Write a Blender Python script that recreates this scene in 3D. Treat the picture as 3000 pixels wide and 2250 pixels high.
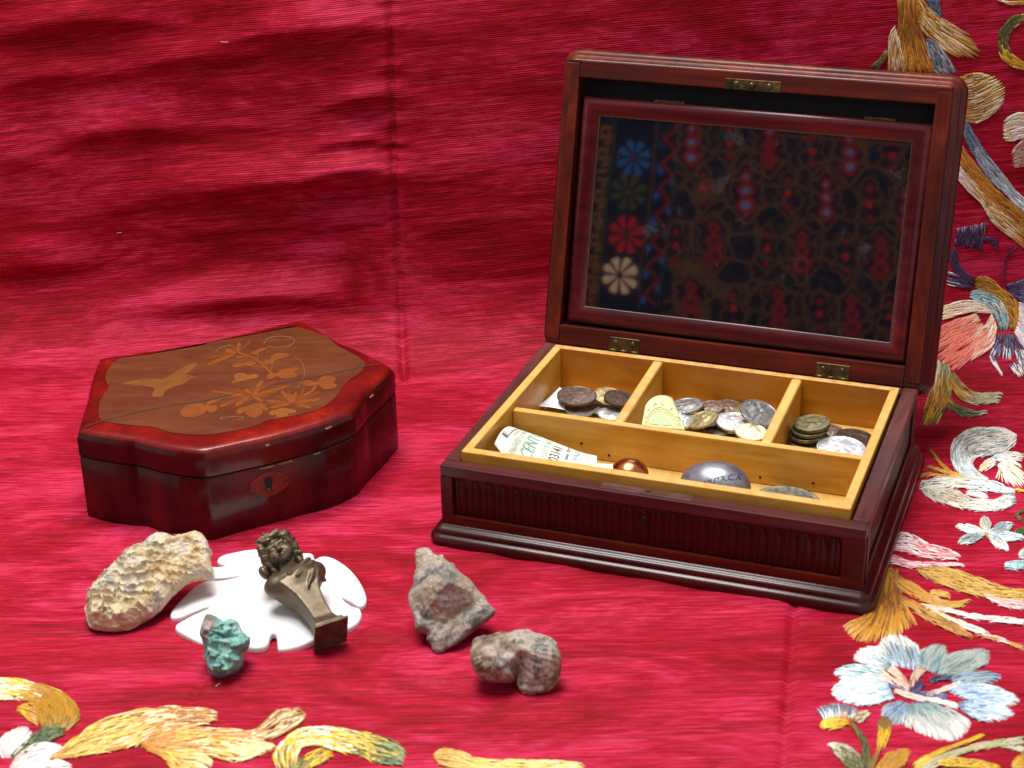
import bpy, bmesh, math, random
import numpy as np
from mathutils import Matrix, Vector, Quaternion
for o in list(bpy.data.objects): bpy.data.objects.remove(o)
scene = bpy.context.scene
COL = scene.collection
# ---------------------------------------------------------------- camera
FPX, PIT, CH, ROLL = 5232.17, .4337, .6401, -.021
fw = np.array([0, math.cos(PIT), -math.sin(PIT)]); up = np.array([0, math.sin(PIT), math.cos(PIT)]); rt = np.array([1., 0, 0])
cr = math.cos(ROLL)*rt + math.sin(ROLL)*up; cu = -math.sin(ROLL)*rt + math.cos(ROLL)*up
CAM = np.array([0, 0, CH])
cd = bpy.data.cameras.new('camera'); cam = bpy.data.objects.new('camera', cd); COL.objects.link(cam)
cam.matrix_world = Matrix(((cr[0], cu[0], -fw[0], 0), (cr[1], cu[1], -fw[1], 0), (cr[2], cu[2], -fw[2], CH), (0, 0, 0, 1)))
cd.sensor_width = 36; cd.lens = 36*FPX/3000; cd.clip_start = .05; cd.clip_end = 50
cd.dof.use_dof = True; cd.dof.focus_distance = 1.42; cd.dof.aperture_fstop = 13.0
scene.camera = cam
# ---------------------------------------------------------------- world and lamps
w = bpy.data.worlds.new('World'); scene.world = w; w.use_nodes = True
w.node_tree.nodes['Background'].inputs[0].default_value = (.93, .96, 1, 1)
w.node_tree.nodes['Background'].inputs[1].default_value = .33
def area(name, loc, target, sx, sy, power, col):
    d = bpy.data.lights.new(name, 'AREA'); d.shape = 'RECTANGLE'; d.size = sx; d.size_y = sy; d.energy = power; d.color = col
    o = bpy.data.objects.new(name, d); COL.objects.link(o); o.location = loc
    o.rotation_euler = (Vector(target)-Vector(loc)).to_track_quat('-Z', 'Y').to_euler(); return o
area('softbox_lamp', (-.28, 1.27, 1.95), (-.02, 1.12, 0), 1.15, .9, 45, (1, .985, .96))
scene.view_settings.view_transform = 'Standard'; scene.view_settings.look = 'None'
scene.view_settings.exposure = 0.56; scene.view_settings.gamma = 1
scene.cycles.max_bounces = 6; scene.cycles.diffuse_bounces = 2; scene.cycles.use_adaptive_sampling = True; scene.cycles.adaptive_threshold = .02; scene.cycles.glossy_bounces = 3; scene.cycles.transmission_bounces = 1
scene.render.resolution_x = 1024; scene.render.resolution_y = 768
# ---------------------------------------------------------------- geometry helpers
rng = np.random.default_rng(7); random.seed(7)
def ray(x, y): return fw + cr*(x-1500)/FPX + cu*(1125-y)/FPX
def onz(x, y, z=0.): d = ray(x, y); return CAM + d*((z-CH)/d[2])
def Z(ox, oy, sc): return lambda x, y: (ox+x/sc, oy+y/sc)
def tag(o, label=None, cat=None, group=None, kind=None):
    if label: o['label'] = label
    if cat: o['category'] = cat
    if group: o['group'] = group
    if kind: o['kind'] = kind
    return o
def empty(name, loc=(0, 0, 0), rz=0, label=None, cat=None, group=None, parent=None):
    o = bpy.data.objects.new(name, None); COL.objects.link(o); o.location = loc; o.rotation_euler = (0, 0, rz); o.empty_display_size = .02
    o.parent = parent
    return tag(o, label, cat, group)
def link(name, me, mat, parent=None, smooth=False):
    if mat is not None and not me.materials: me.materials.append(mat)
    if smooth:
        for p in me.polygons: p.use_smooth = True
    o = bpy.data.objects.new(name, me); COL.objects.link(o); o.parent = parent
    return o
def mesh(name, v, f, mat, parent=None, smooth=False, cols=None):
    me = bpy.data.meshes.new(name); me.from_pydata([tuple(map(float, p)) for p in v], [], [tuple(map(int, q)) for q in f]); me.update()
    if cols is not None:
        a = me.color_attributes.new('Col', 'FLOAT_COLOR', 'POINT')
        c = np.ones((len(v), 4), np.float32); c[:, :3] = cols; a.data.foreach_set('color', c.ravel())
    return link(name, me, mat, parent, smooth)
def fast_mesh(name, v, quads, mat, parent=None, smooth=True, cols=None, uv=None):
    v = np.asarray(v, np.float32); q = np.asarray(quads, np.int32); n = len(q); k = q.shape[1]
    me = bpy.data.meshes.new(name); me.vertices.add(len(v)); me.vertices.foreach_set('co', v.ravel())
    me.loops.add(n*k); me.loops.foreach_set('vertex_index', q.ravel())
    me.polygons.add(n); me.polygons.foreach_set('loop_start', np.arange(0, n*k, k, dtype=np.int32))
    me.polygons.foreach_set('use_smooth', np.full(n, smooth))
    me.update(calc_edges=True); me.validate()
    if cols is not None:
        a = me.color_attributes.new('Col', 'FLOAT_COLOR', 'POINT')
        c = np.ones((len(v), 4), np.float32); c[:, :3] = cols; a.data.foreach_set('color', c.ravel())
    if uv is not None:
        l = me.uv_layers.new(name='UV'); l.data.foreach_set('uv', np.asarray(uv, np.float32)[q.ravel()].ravel())
    return link(name, me, mat, parent)
def bm_obj(name, bm, mat, parent=None, smooth=False):
    me = bpy.data.meshes.new(name); bm.normal_update(); bm.to_mesh(me); bm.free(); return link(name, me, mat, parent, smooth)
def box(name, x0, x1, y0, y1, z0, z1, mat, parent=None, bev=.0008, seg=2):
    bm = bmesh.new(); bmesh.ops.create_cube(bm, size=1)
    for v in bm.verts: v.co = ((x0+x1)/2+v.co.x*(x1-x0), (y0+y1)/2+v.co.y*(y1-y0), (z0+z1)/2+v.co.z*(z1-z0))
    if bev: bmesh.ops.bevel(bm, geom=bm.edges[:], offset=bev, segments=seg, affect='EDGES', profile=.6)
    return bm_obj(name, bm, mat, parent)
def lathe(prof, n=40, cap=True):
    """prof [(r,z)] from bottom axis to top axis"""
    v = []; f = []
    for r, z in prof:
        for i in range(n):
            a = 2*math.pi*i/n; v.append((r*math.cos(a), r*math.sin(a), z))
    for j in range(len(prof)-1):
        for i in range(n):
            i2 = (i+1) % n; f.append((j*n+i, j*n+i2, (j+1)*n+i2, (j+1)*n+i))
    if cap: f.append(tuple(range(n-1, -1, -1))); f.append(tuple((len(prof)-1)*n+i for i in range(n)))
    return v, f
def frame_sweep(prof, x0, x1, y0, y1, rad=0., ns=5):
    """closed rectangle swept with profile points (outward offset, height); corners rounded by rad"""
    v = []; f = []; ring = None
    for o, z in prof:
        pts = []
        r = max(rad+o, .0002) if rad else 0
        for cx, cy, a0 in ((x1-rad, y0+rad, -90), (x1-rad, y1-rad, 0), (x0+rad, y1-rad, 90), (x0+rad, y0+rad, 180)):
            if rad:
                for k in range(ns+1):
                    a = math.radians(a0+90*k/ns); pts.append((cx+r*math.cos(a), cy+r*math.sin(a), z))
            else:
                a = math.radians(a0+45); pts.append((cx+o*(1 if math.cos(a) > 0 else -1), cy+o*(1 if math.sin(a) > 0 else -1), z))
        ring = len(pts); v += pts
    for j in range(len(prof)-1):
        for i in range(ring):
            i2 = (i+1) % ring; f.append((j*ring+i, j*ring+i2, (j+1)*ring+i2, (j+1)*ring+i))
    return v, f, ring
def flat_poly(pts3, thick, nrm, name, mat, parent=None):
    """polygon outline extruded by thick along nrm"""
    n = len(pts3); nr = np.asarray(nrm, float)*thick
    v = [tuple(p) for p in pts3] + [tuple(np.asarray(p)+nr) for p in pts3]
    f = [tuple(range(n-1, -1, -1)), tuple(range(n, 2*n))] + [(i, (i+1) % n, n+(i+1) % n, n+i) for i in range(n)]
    return mesh(name, v, f, mat, parent)
def spline(P, n, closed=False):
    """Catmull-Rom through 2D/3D points"""
    P = np.asarray(P, float); m = len(P)
    if closed:
        idx = lambda i: P[i % m]; segs = m
    else:
        idx = lambda i: P[min(max(i, 0), m-1)]; segs = m-1
    out = []
    T = np.linspace(0, segs, n, endpoint=not closed)
    for t in T:
        i = min(int(t), segs-1); u = t-i
        a, b, c, d = idx(i-1), idx(i), idx(i+1), idx(i+2)
        out.append(.5*((2*b)+(-a+c)*u+(2*a-5*b+4*c-d)*u*u+(-a+3*b-3*c+d)*u**3))
    return np.array(out)
def text_mesh(s, size, extrude=.0, bold=0.):
    c = bpy.data.curves.new('text', 'FONT'); c.body = s; c.size = size; c.extrude = extrude; c.offset = bold*size; c.resolution_u = 3
    c.align_x = 'CENTER'; c.align_y = 'CENTER'
    o = bpy.data.objects.new('text', c); COL.objects.link(o)
    dg = bpy.context.evaluated_depsgraph_get(); me = bpy.data.meshes.new_from_object(o.evaluated_get(dg))
    bpy.data.objects.remove(o); bpy.data.curves.remove(c)
    me.materials.clear(); return me
# ---------------------------------------------------------------- noise and implicit surfaces (numpy)
def _h(ix, iy, iz, s):
    n = (ix*374761393 + iy*668265263 + iz*2147483647*3 + s*974711) & 0xffffffff
    n = ((n ^ (n >> 13))*1274126177) & 0xffffffff
    return ((n ^ (n >> 16)) & 0xffff)/32767.5-1
def vnoise(x, y, z, s=0):
    x, y, z = np.broadcast_arrays(x, y, z)
    ix = np.floor(x).astype(np.int64); iy = np.floor(y).astype(np.int64); iz = np.floor(z).astype(np.int64)
    fx = x-ix; fy = y-iy; fz = z-iz
    fx = fx*fx*(3-2*fx); fy = fy*fy*(3-2*fy); fz = fz*fz*(3-2*fz)
    r = 0
    for a in (0, 1):
        for b in (0, 1):
            for c in (0, 1):
                r = r + _h(ix+a, iy+b, iz+c, s)*(fx if a else 1-fx)*(fy if b else 1-fy)*(fz if c else 1-fz)
    return r
def fbm(x, y, z, o=4, s=0, g=.5):
    r = 0; a = 1.
    for i in range(o): r = r + a*vnoise(x*2**i+i*7.3, y*2**i+i*3.1, z*2**i, s+i); a *= g
    return r
def surface_nets(F, lo, h):
    S = F < 0; nx, ny, nz = F.shape
    c = [(a, b, d) for a in (0, 1) for b in (0, 1) for d in (0, 1)]
    sl = lambda A, a, b, d: A[a:nx-1+a, b:ny-1+b, d:nz-1+d]
    cnt = sum(sl(S, *k).astype(np.int8) for k in c); mix = (cnt > 0) & (cnt < 8)
    I, J, K = np.nonzero(mix); pos = np.zeros((len(I), 3)); n = np.zeros(len(I))
    for p in range(8):
        for q in range(p+1, 8):
            A, B = c[p], c[q]
            if sum(abs(A[t]-B[t]) for t in range(3)) != 1: continue
            fa = F[I+A[0], J+A[1], K+A[2]]; fb = F[I+B[0], J+B[1], K+B[2]]
            m = (fa < 0) != (fb < 0)
            t = np.where(m, fa/np.where(m, fa-fb, 1), 0)
            pt = np.array(A)[None]+t[:, None]*(np.array(B)-np.array(A))[None]
            pos += pt*m[:, None]; n += m
    pos = pos/n[:, None]+np.stack([I, J, K], 1)
    V = np.asarray(lo)+pos*h
    idx = -np.ones(mix.shape, np.int64); idx[I, J, K] = np.arange(len(I))
    Q = []
    for ax in range(3):
        a = [slice(1, -1)]*3; a[ax] = slice(0, -1); b = [slice(1, -1)]*3; b[ax] = slice(1, None)
        sa = S[tuple(a)]; sb = S[tuple(b)]
        e = np.argwhere(sa != sb); fl = sa[tuple(e.T)]
        off = np.ones(3, int); off[ax] = 0; e = e+off
        u, v_ = [(1, 2), (2, 0), (0, 1)][ax]
        du = np.zeros(3, int); du[u] = 1; dv = np.zeros(3, int); dv[v_] = 1
        g = lambda d: idx[tuple((e-d).T)]
        q = np.stack([g(du+dv), g(dv), g(0*du), g(du)], 1)
        q[~fl] = q[~fl][:, ::-1]; Q.append(q)
    Q = np.concatenate(Q); Q = Q[(Q >= 0).all(1)]
    return V, Q
def grid(lo, hi, h):
    ax = [np.arange(lo[i]-2*h, hi[i]+3*h, h) for i in range(3)]
    return np.meshgrid(*ax, indexing='ij'), np.array([a[0] for a in ax])
def smin(a, b, k): t = np.clip(.5+.5*(b-a)/k, 0, 1); return b+(a-b)*t-k*t*(1-t)
def smax(a, b, k): return -smin(-a, -b, k)
def ell(X, Y, Z_, c, r):
    x, y, z = (X-c[0])/r[0], (Y-c[1])/r[1], (Z_-c[2])/r[2]; k = np.sqrt(x*x+y*y+z*z); return (k-1)*min(r)
def caps(X, Y, Z_, a, b, ra, rb=None):
    rb = ra if rb is None else rb; a = np.array(a); d = np.array(b)-a
    t = np.clip(((X-a[0])*d[0]+(Y-a[1])*d[1]+(Z_-a[2])*d[2])/(d@d), 0, 1)
    return np.sqrt((X-a[0]-t*d[0])**2+(Y-a[1]-t*d[1])**2+(Z_-a[2]-t*d[2])**2)-(ra+(rb-ra)*t)
def poly_sd(U, V_, P):
    P = np.asarray(P, float); d = np.full(U.shape, 1e9); ins = np.zeros(U.shape, bool); n = len(P)
    for i in range(n):
        a = P[i]; b = P[(i+1) % n]; e = b-a; wx = U-a[0]; wy = V_-a[1]
        t = np.clip((wx*e[0]+wy*e[1])/max(e@e, 1e-12), 0, 1)
        d = np.minimum(d, (wx-t*e[0])**2+(wy-t*e[1])**2)
        cnd = (a[1] > V_) != (b[1] > V_)
        ins ^= cnd & (U < (b[0]-a[0])*(V_-a[1])/(b[1]-a[1]+1e-15)+a[0])
    d = np.sqrt(d); return np.where(ins, -d, d)
# ---------------------------------------------------------------- materials
def srgb(r, g, b):
    f = lambda c: (c/255/12.92) if c/255 <= .04045 else ((c/255+.055)/1.055)**2.4
    return (f(r), f(g), f(b))
MATS = {}
class M:
    def __init__(s, name):
        s.m = bpy.data.materials.new(name); s.m.use_nodes = True; s.t = s.m.node_tree; s.b = s.t.nodes['Principled BSDF']; MATS[name] = s.m
        s._tc = None
    def n(s, k, **kw):
        x = s.t.nodes.new(k)
        for a, b in kw.items(): setattr(x, a, b)
        return x
    def l(s, a, b): s.t.links.new(a, b)
    def co(s, out='Object', scale=(1, 1, 1), rot=(0, 0, 0)):
        tc = s.n('ShaderNodeTexCoord'); mp = s.n('ShaderNodeMapping'); mp.inputs['Scale'].default_value = scale; mp.inputs['Rotation'].default_value = rot
        s.l(tc.outputs[out], mp.inputs[0]); return mp.outputs[0]
    def noise(s, vec, scale=1, detail=4, rough=.55, dist=0):
        x = s.n('ShaderNodeTexNoise'); x.inputs['Scale'].default_value = scale; x.inputs['Detail'].default_value = detail
        x.inputs['Roughness'].default_value = rough; x.inputs['Distortion'].default_value = dist; s.l(vec, x.inputs['Vector']); return x.outputs['Fac']
    def ramp(s, fac, stops, interp='LINEAR'):
        x = s.n('ShaderNodeValToRGB'); x.color_ramp.interpolation = interp; e = x.color_ramp.elements
        while len(e) > len(stops): e.remove(e[-1])
        while len(e) < len(stops): e.new(.5)
        for i, (p, c) in enumerate(stops): e[i].position = p; e[i].color = (*c, 1) if len(c) == 3 else c
        s.l(fac, x.inputs[0]); return x.outputs[0]
    def mix(s, fac, a, b, mode='MIX'):
        x = s.n('ShaderNodeMix', data_type='RGBA', blend_type=mode)
        for i, q in ((0, fac), (6, a), (7, b)):
            if isinstance(q, (int, float)): x.inputs[i].default_value = q
            elif isinstance(q, tuple): x.inputs[i].default_value = (*q, 1)
            else: s.l(q, x.inputs[i])
        return x.outputs[2]
    def math(s, op, a, b=None):
        x = s.n('ShaderNodeMath', operation=op)
        for i, q in enumerate((a, b)):
            if q is None: continue
            if isinstance(q, (int, float)): x.inputs[i].default_value = q
            else: s.l(q, x.inputs[i])
        return x.outputs[0]
    def bump(s, h, st, dist=.001, nrm=None):
        x = s.n('ShaderNodeBump'); x.inputs['Strength'].default_value = st; x.inputs['Distance'].default_value = dist; s.l(h, x.inputs['Height'])
        if nrm is not None: s.l(nrm, x.inputs['Normal'])
        s.l(x.outputs[0], s.b.inputs['Normal']); return x.outputs[0]
    def set(s, **kw):
        for k, v in kw.items():
            k = {'col': 'Base Color', 'rough': 'Roughness', 'metal': 'Metallic', 'spec': 'Specular IOR Level', 'coat': 'Coat Weight', 'coatr': 'Coat Roughness',
                 'sheen': 'Sheen Weight', 'sheenr': 'Sheen Roughness', 'sheent': 'Sheen Tint', 'sss': 'Subsurface Weight'}.get(k, k)
            i = s.b.inputs[k]
            if isinstance(v, (int, float)): i.default_value = v
            elif isinstance(v, tuple): i.default_value = (*v, 1)
            else: s.l(v, i)
        return s
def plain(name, col, rough=.5, metal=0., **kw): m = M(name); m.set(col=col, rough=rough, metal=metal, **kw); return m.m
def wood(name, c0, c1, c2, ax='x', rough=.4, coat=0., coatr=.2, scale=60, wear=None, wearc=(.3, .12, .04), bump=.15, top=None):
    m = M(name); sc = {'x': (.06, 1, 1), 'y': (1, .06, 1), 'z': (1, 1, .06)}[ax]
    v = m.co('Object', sc); a = m.noise(v, scale*2.2, 6, .65); b = m.noise(v, scale*.35, 3, .5, .6)
    f = m.math('ADD', m.math('MULTIPLY', a, .55), m.math('MULTIPLY', b, .45))
    col = m.ramp(f, [(.32, c0), (.5, c1), (.68, c2)])
    v2 = m.co('Object'); blot = m.noise(v2, 28, 3)
    col = m.mix(m.ramp(blot, [(.35, (0, 0, 0)), (.75, (1, 1, 1))]), col, m.mix(.55, col, c0))
    if wear is not None:
        vs = m.co('Object', {'x': (.25, 1, 1), 'y': (1, .25, 1), 'z': (1, 1, .25)}[ax])
        wn = m.ramp(m.noise(vs, 240, 4, .7), [(wear, (0, 0, 0)), (wear+.04, (1, 1, 1))]); col = m.mix(wn, col, wearc)
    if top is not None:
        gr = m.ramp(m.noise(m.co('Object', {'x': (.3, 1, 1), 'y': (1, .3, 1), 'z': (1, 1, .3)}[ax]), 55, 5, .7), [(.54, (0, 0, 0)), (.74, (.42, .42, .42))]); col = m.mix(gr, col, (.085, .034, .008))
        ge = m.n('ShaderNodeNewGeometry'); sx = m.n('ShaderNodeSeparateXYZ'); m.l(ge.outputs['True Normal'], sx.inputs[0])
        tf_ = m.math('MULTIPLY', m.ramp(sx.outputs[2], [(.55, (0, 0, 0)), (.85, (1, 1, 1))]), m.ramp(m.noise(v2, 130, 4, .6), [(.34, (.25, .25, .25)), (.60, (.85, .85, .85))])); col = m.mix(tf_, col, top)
    rr = m.math('ADD', m.math('MULTIPLY', blot, .25), rough-.12)
    m.set(col=col, rough=rr, coat=coat, coatr=coatr, spec=.3); m.bump(a, bump, .0006); return m.m
# ================================================================ the silk cloth: floor, curve, back
RC, LEAN = .075, .05
def yw(x): return 1.447-.1*(x-.03)
def surf0(x, s):
    x = np.asarray(x, float); s = np.asarray(s, float); y1 = yw(x)-RC
    a = np.clip((s-y1)/RC, 0, math.pi/2); ex = np.maximum(s-y1-RC*math.pi/2, 0)
    y = np.where(s < y1, s, y1+RC*np.sin(a)); z = np.where(s < y1, 0, RC*(1-np.cos(a))+ex)
    return x, y+LEAN*z, z
def px_to_xs(px, py):
    px = np.asarray(px, float); py = np.asarray(py, float)
    d = fw[:, None]+cr[:, None]*((px.ravel()-1500)/FPX)+cu[:, None]*((1125-py.ravel())/FPX)
    lo = np.full(px.size, .3); hi = np.full(px.size, 2.4)
    def inside(t):
        P = CAM[:, None]+d*t; yy = P[1]-LEAN*P[2]; z = P[2]; y1 = yw(P[0])-RC
        f = np.where(yy < y1, z, np.where(z < RC, RC-np.hypot(yy-y1, RC-z), yw(P[0])-yy)); return f > 0
    for _ in range(40):
        m = (lo+hi)/2; i = inside(m); lo = np.where(i, m, lo); hi = np.where(i, hi, m)
    P = CAM[:, None]+d*lo; yy = P[1]-LEAN*P[2]; z = P[2]; y1 = yw(P[0])-RC
    s = np.where(yy < y1, yy, np.where(z < RC, y1+RC*np.arctan2(np.maximum(yy-y1, 0), RC-z), y1+RC*(math.pi/2-1)+z))
    return P[0].reshape(px.shape), s.reshape(px.shape)
zW = Z(0, 0, 1.509)
RIDGES = []
for cx, cy, hw, sg, A in [(330, 85, 260, 34, 5.5), (1350, 120, 330, 38, 6), (1620, 425, 150, 20, 4.5), (520, 570, 250, 34, 5), (1250, 790, 480, 44, 7.5), (1080, 1315, 430, 44, 8),
                          (150, 1150, 230, 48, 6), (40, 690, 150, 40, 3.5), (1560, 610, 150, 18, 3), (1540, 735, 150, 18, 3), (900, 250, 380, 26, 3), (250, 330, 260, 22, 2.5), (1050, 1010, 300, 14, 1.2)]:
    x, s = px_to_xs(*zW(cx, cy)); RIDGES.append((float(x), float(s), hw/1.509/3270, sg/1.509/3270, 1.75*A/1000))
SEAMS = []
for pl, dep in [([(1143, -60), (1150, 339), (1161, 651), (1177, 1004), (1186, 1120)], .0055), ([(2330, 1700), (2326, 1777), (2310, 2000), (2292, 2260)], .0028), ([(868, 1573), (720, 1800), (600, 1980), (530, 2110)], .0018),
                ([(2190, -50), (2200, 600)], .0005)]:
    q = np.array(pl, float); SEAMS.append((np.stack(px_to_xs(q[:, 0], q[:, 1]), 1), dep))
def segdist(x, s, P):
    d = np.full(x.shape, 9.)
    for a, b in zip(P[:-1], P[1:]):
        e = b-a; t = np.clip(((x-a[0])*e[0]+(s-a[1])*e[1])/(e@e), 0, 1); d = np.minimum(d, np.hypot(x-a[0]-t*e[0], s-a[1]-t*e[1]))
    return d
_ba = -.3574; _u = np.array([math.cos(_ba), math.sin(_ba)]); _v = np.array([-math.sin(_ba), math.cos(_ba)]); _o = np.array([-.0521, 1.1182])
FOOT = [np.array([_o-.009*_u-.009*_v, _o+.309*_u-.009*_v, _o+.309*_u+.236*_v, _o-.009*_u+.236*_v]),
        np.array([onz(200+a/2.1269, 880+b/2.1269, .0715)[:2] for a, b in [(50, 808), (402, 864), (850, 941), (1240, 858), (1775, 685), (1858, 580), (2031, 410), (1690, 250), (1455, 113), (830, 256), (184, 354), (120, 572)]])]
FOOTC = [(-.262, 1.018, .030, .022), (-.150, 1.020, .062, .048), (-.188, .956, .014, .008), (-.045, .985, .022, .012), (-.002, .940, .030, .013)]
def cloth_d(x, s):
    y1 = yw(x)-RC; wall = np.clip((s-y1-.03)/.09, 0, 1); wall = wall*wall*(3-2*wall)
    d = np.zeros(x.shape)
    for a, b, hw, sg, A in RIDGES:
        u = (s-b+.004*((x-a)/hw)**2)/(sg*1.35)
        d += A*np.exp(-((x-a)/hw)**2)*np.exp(-np.where(u < 0, u/.85, u/1.9)**2)
    left = np.clip((.12-x)/.25, 0, 1)
    d += wall*(.0012+.0012*left)*fbm(x*3.2, s*17, 0*x, 3, 3)
    d += wall*.00022*fbm(x*12, s*150, 0*x, 2, 9)
    fl = 1-wall; cr_ = np.clip((s-1.13)/.1, 0, 1)*np.clip((-.14-x)/.1, 0, 1)
    d += fl*(.0005+.0012*cr_)*fbm(x*7, s*55, 0*x, 3, 5)+fl*.0002*fbm(x*20, s*240, 0*x, 2, 6)
    near = np.full(x.shape, 9.)
    for pg in FOOT: near = np.minimum(near, np.abs(poly_sd(x, s, pg)))
    for cx_, cy_, ra, rb_ in FOOTC: near = np.minimum(near, np.abs(np.hypot((x-cx_)/ra, (s-cy_)/rb_)-1)*min(ra, rb_))
    d += fl*np.exp(-(near/.011)**2)*(.0006+.0016*vnoise(x*55, s*75, 0*x, 17))+fl*np.exp(-(near/.03)**2)*.0007*fbm(x*26, s*60, 0*x, 2, 19)
    for P, dep in SEAMS:
        dd = segdist(x, s, P); d += -dep*np.exp(-(dd/.0028)**2)+dep*.28*vnoise(x*30, s*190, 0*x, 4)*np.exp(-(dd/.013)**2)
    return d
def surf(x, s, off=0.):
    x = np.asarray(x, float); s = np.asarray(s, float); e = 1e-3
    P = np.stack(surf0(x, s), -1); Pa = np.stack(surf0(x+e, s), -1); Pb = np.stack(surf0(x, s+e), -1)
    N = np.cross(Pa-P, Pb-P); N /= np.linalg.norm(N, axis=-1, keepdims=True)
    return P+N*(cloth_d(x, s)+off)[..., None], N
xs = np.concatenate([np.arange(-1.1, -.56, .03), np.arange(-.56, .56, .0024), np.arange(.56, 1.1, .03)])
ss = np.concatenate([np.arange(.2, .80, .03), np.arange(.80, 1.84, .0022), np.arange(1.84, 2.25, .03)])
X, S = np.meshgrid(xs, ss, indexing='ij'); P, _ = surf(X, S)
nI, nJ = X.shape; I = np.arange(nI*nJ).reshape(nI, nJ)
Q = np.stack([I[:-1, :-1], I[1:, :-1], I[1:, 1:], I[:-1, 1:]], -1).reshape(-1, 4)
m = M('crimson_moire_silk')
uv = m.co('UV'); sep = m.n('ShaderNodeSeparateXYZ'); m.l(uv, sep.inputs[0])
wob = m.noise(m.co('UV', (6, 18, 1)), 1, 1)
rib = m.math('SINE', m.math('ADD', m.math('MULTIPLY', sep.outputs[1], 2*math.pi/.00175), m.math('MULTIPLY', wob, 30)))
slub = m.noise(m.co('UV', (11, 760, 1)), 1, 2, .7)
moire = m.noise(m.co('UV', (5.5, 18, 1)), 1, 5, .74, 1.)
moire2 = m.noise(m.co('UV', (46, 420, 1)), 1, 3, .7)
mf = m.math('ADD', m.math('MULTIPLY', moire, .60), m.math('MULTIPLY', moire2, .40))
base = m.ramp(mf, [(.40, (.27, .0014, .009)), (.50, (.43, .0056, .029)), (.60, (.64, .032, .098))])
dk = m.mix(1., base, (.42, .22, .26), 'MULTIPLY')
ribf = m.math('ADD', m.math('MULTIPLY', rib, .22), m.math('ADD', m.math('MULTIPLY', slub, 2.1), -.55))
base = m.mix(m.ramp(ribf, [(.15, (0, 0, 0)), (.70, (1, 1, 1))]), dk, base)
m.set(col=base, rough=.62, spec=.12, sheen=.05, sheenr=.4, sheent=(1, .16, .40))
m.bump(rib, .22, .00035)
cloth = fast_mesh('draped_cloth', P.reshape(-1, 3), Q, m.m, uv=np.stack([X.ravel(), S.ravel()], 1))
tag(cloth, 'crimson moire silk cloth hung behind and spread under the boxes', kind='structure')
# ---------------------------------------------------------------- silk embroidery, stitch by stitch
m = M('embroidery_thread'); at = m.n('ShaderNodeAttribute', attribute_name='Col'); 
fib = m.noise(m.co('Object', (1, 1, 1)), 1600, 2)
m.set(col=m.mix(.25, at.outputs['Color'], m.mix(1., at.outputs['Color'], m.ramp(fib, [(.3, (.5, .5, .5)), (.7, (1, 1, 1))]), 'MULTIPLY')), rough=.42, spec=.45, sheen=.15)
THREAD = m.m
def resample(P, n):
    P = np.asarray(P, float); d = np.r_[0, np.cumsum(np.linalg.norm(np.diff(P, axis=0), axis=1))]; t = np.linspace(0, d[-1], n)
    return spline_at(P, d, t)
def spline_at(P, d, t):
    Q_ = spline(P, max(60, len(P)*14)); dd = np.r_[0, np.cumsum(np.linalg.norm(np.diff(Q_, axis=0), axis=1))]; t = t/d[-1]*dd[-1]
    return np.stack([np.interp(t, dd, Q_[:, k]) for k in range(Q_.shape[1])], 1)
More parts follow.
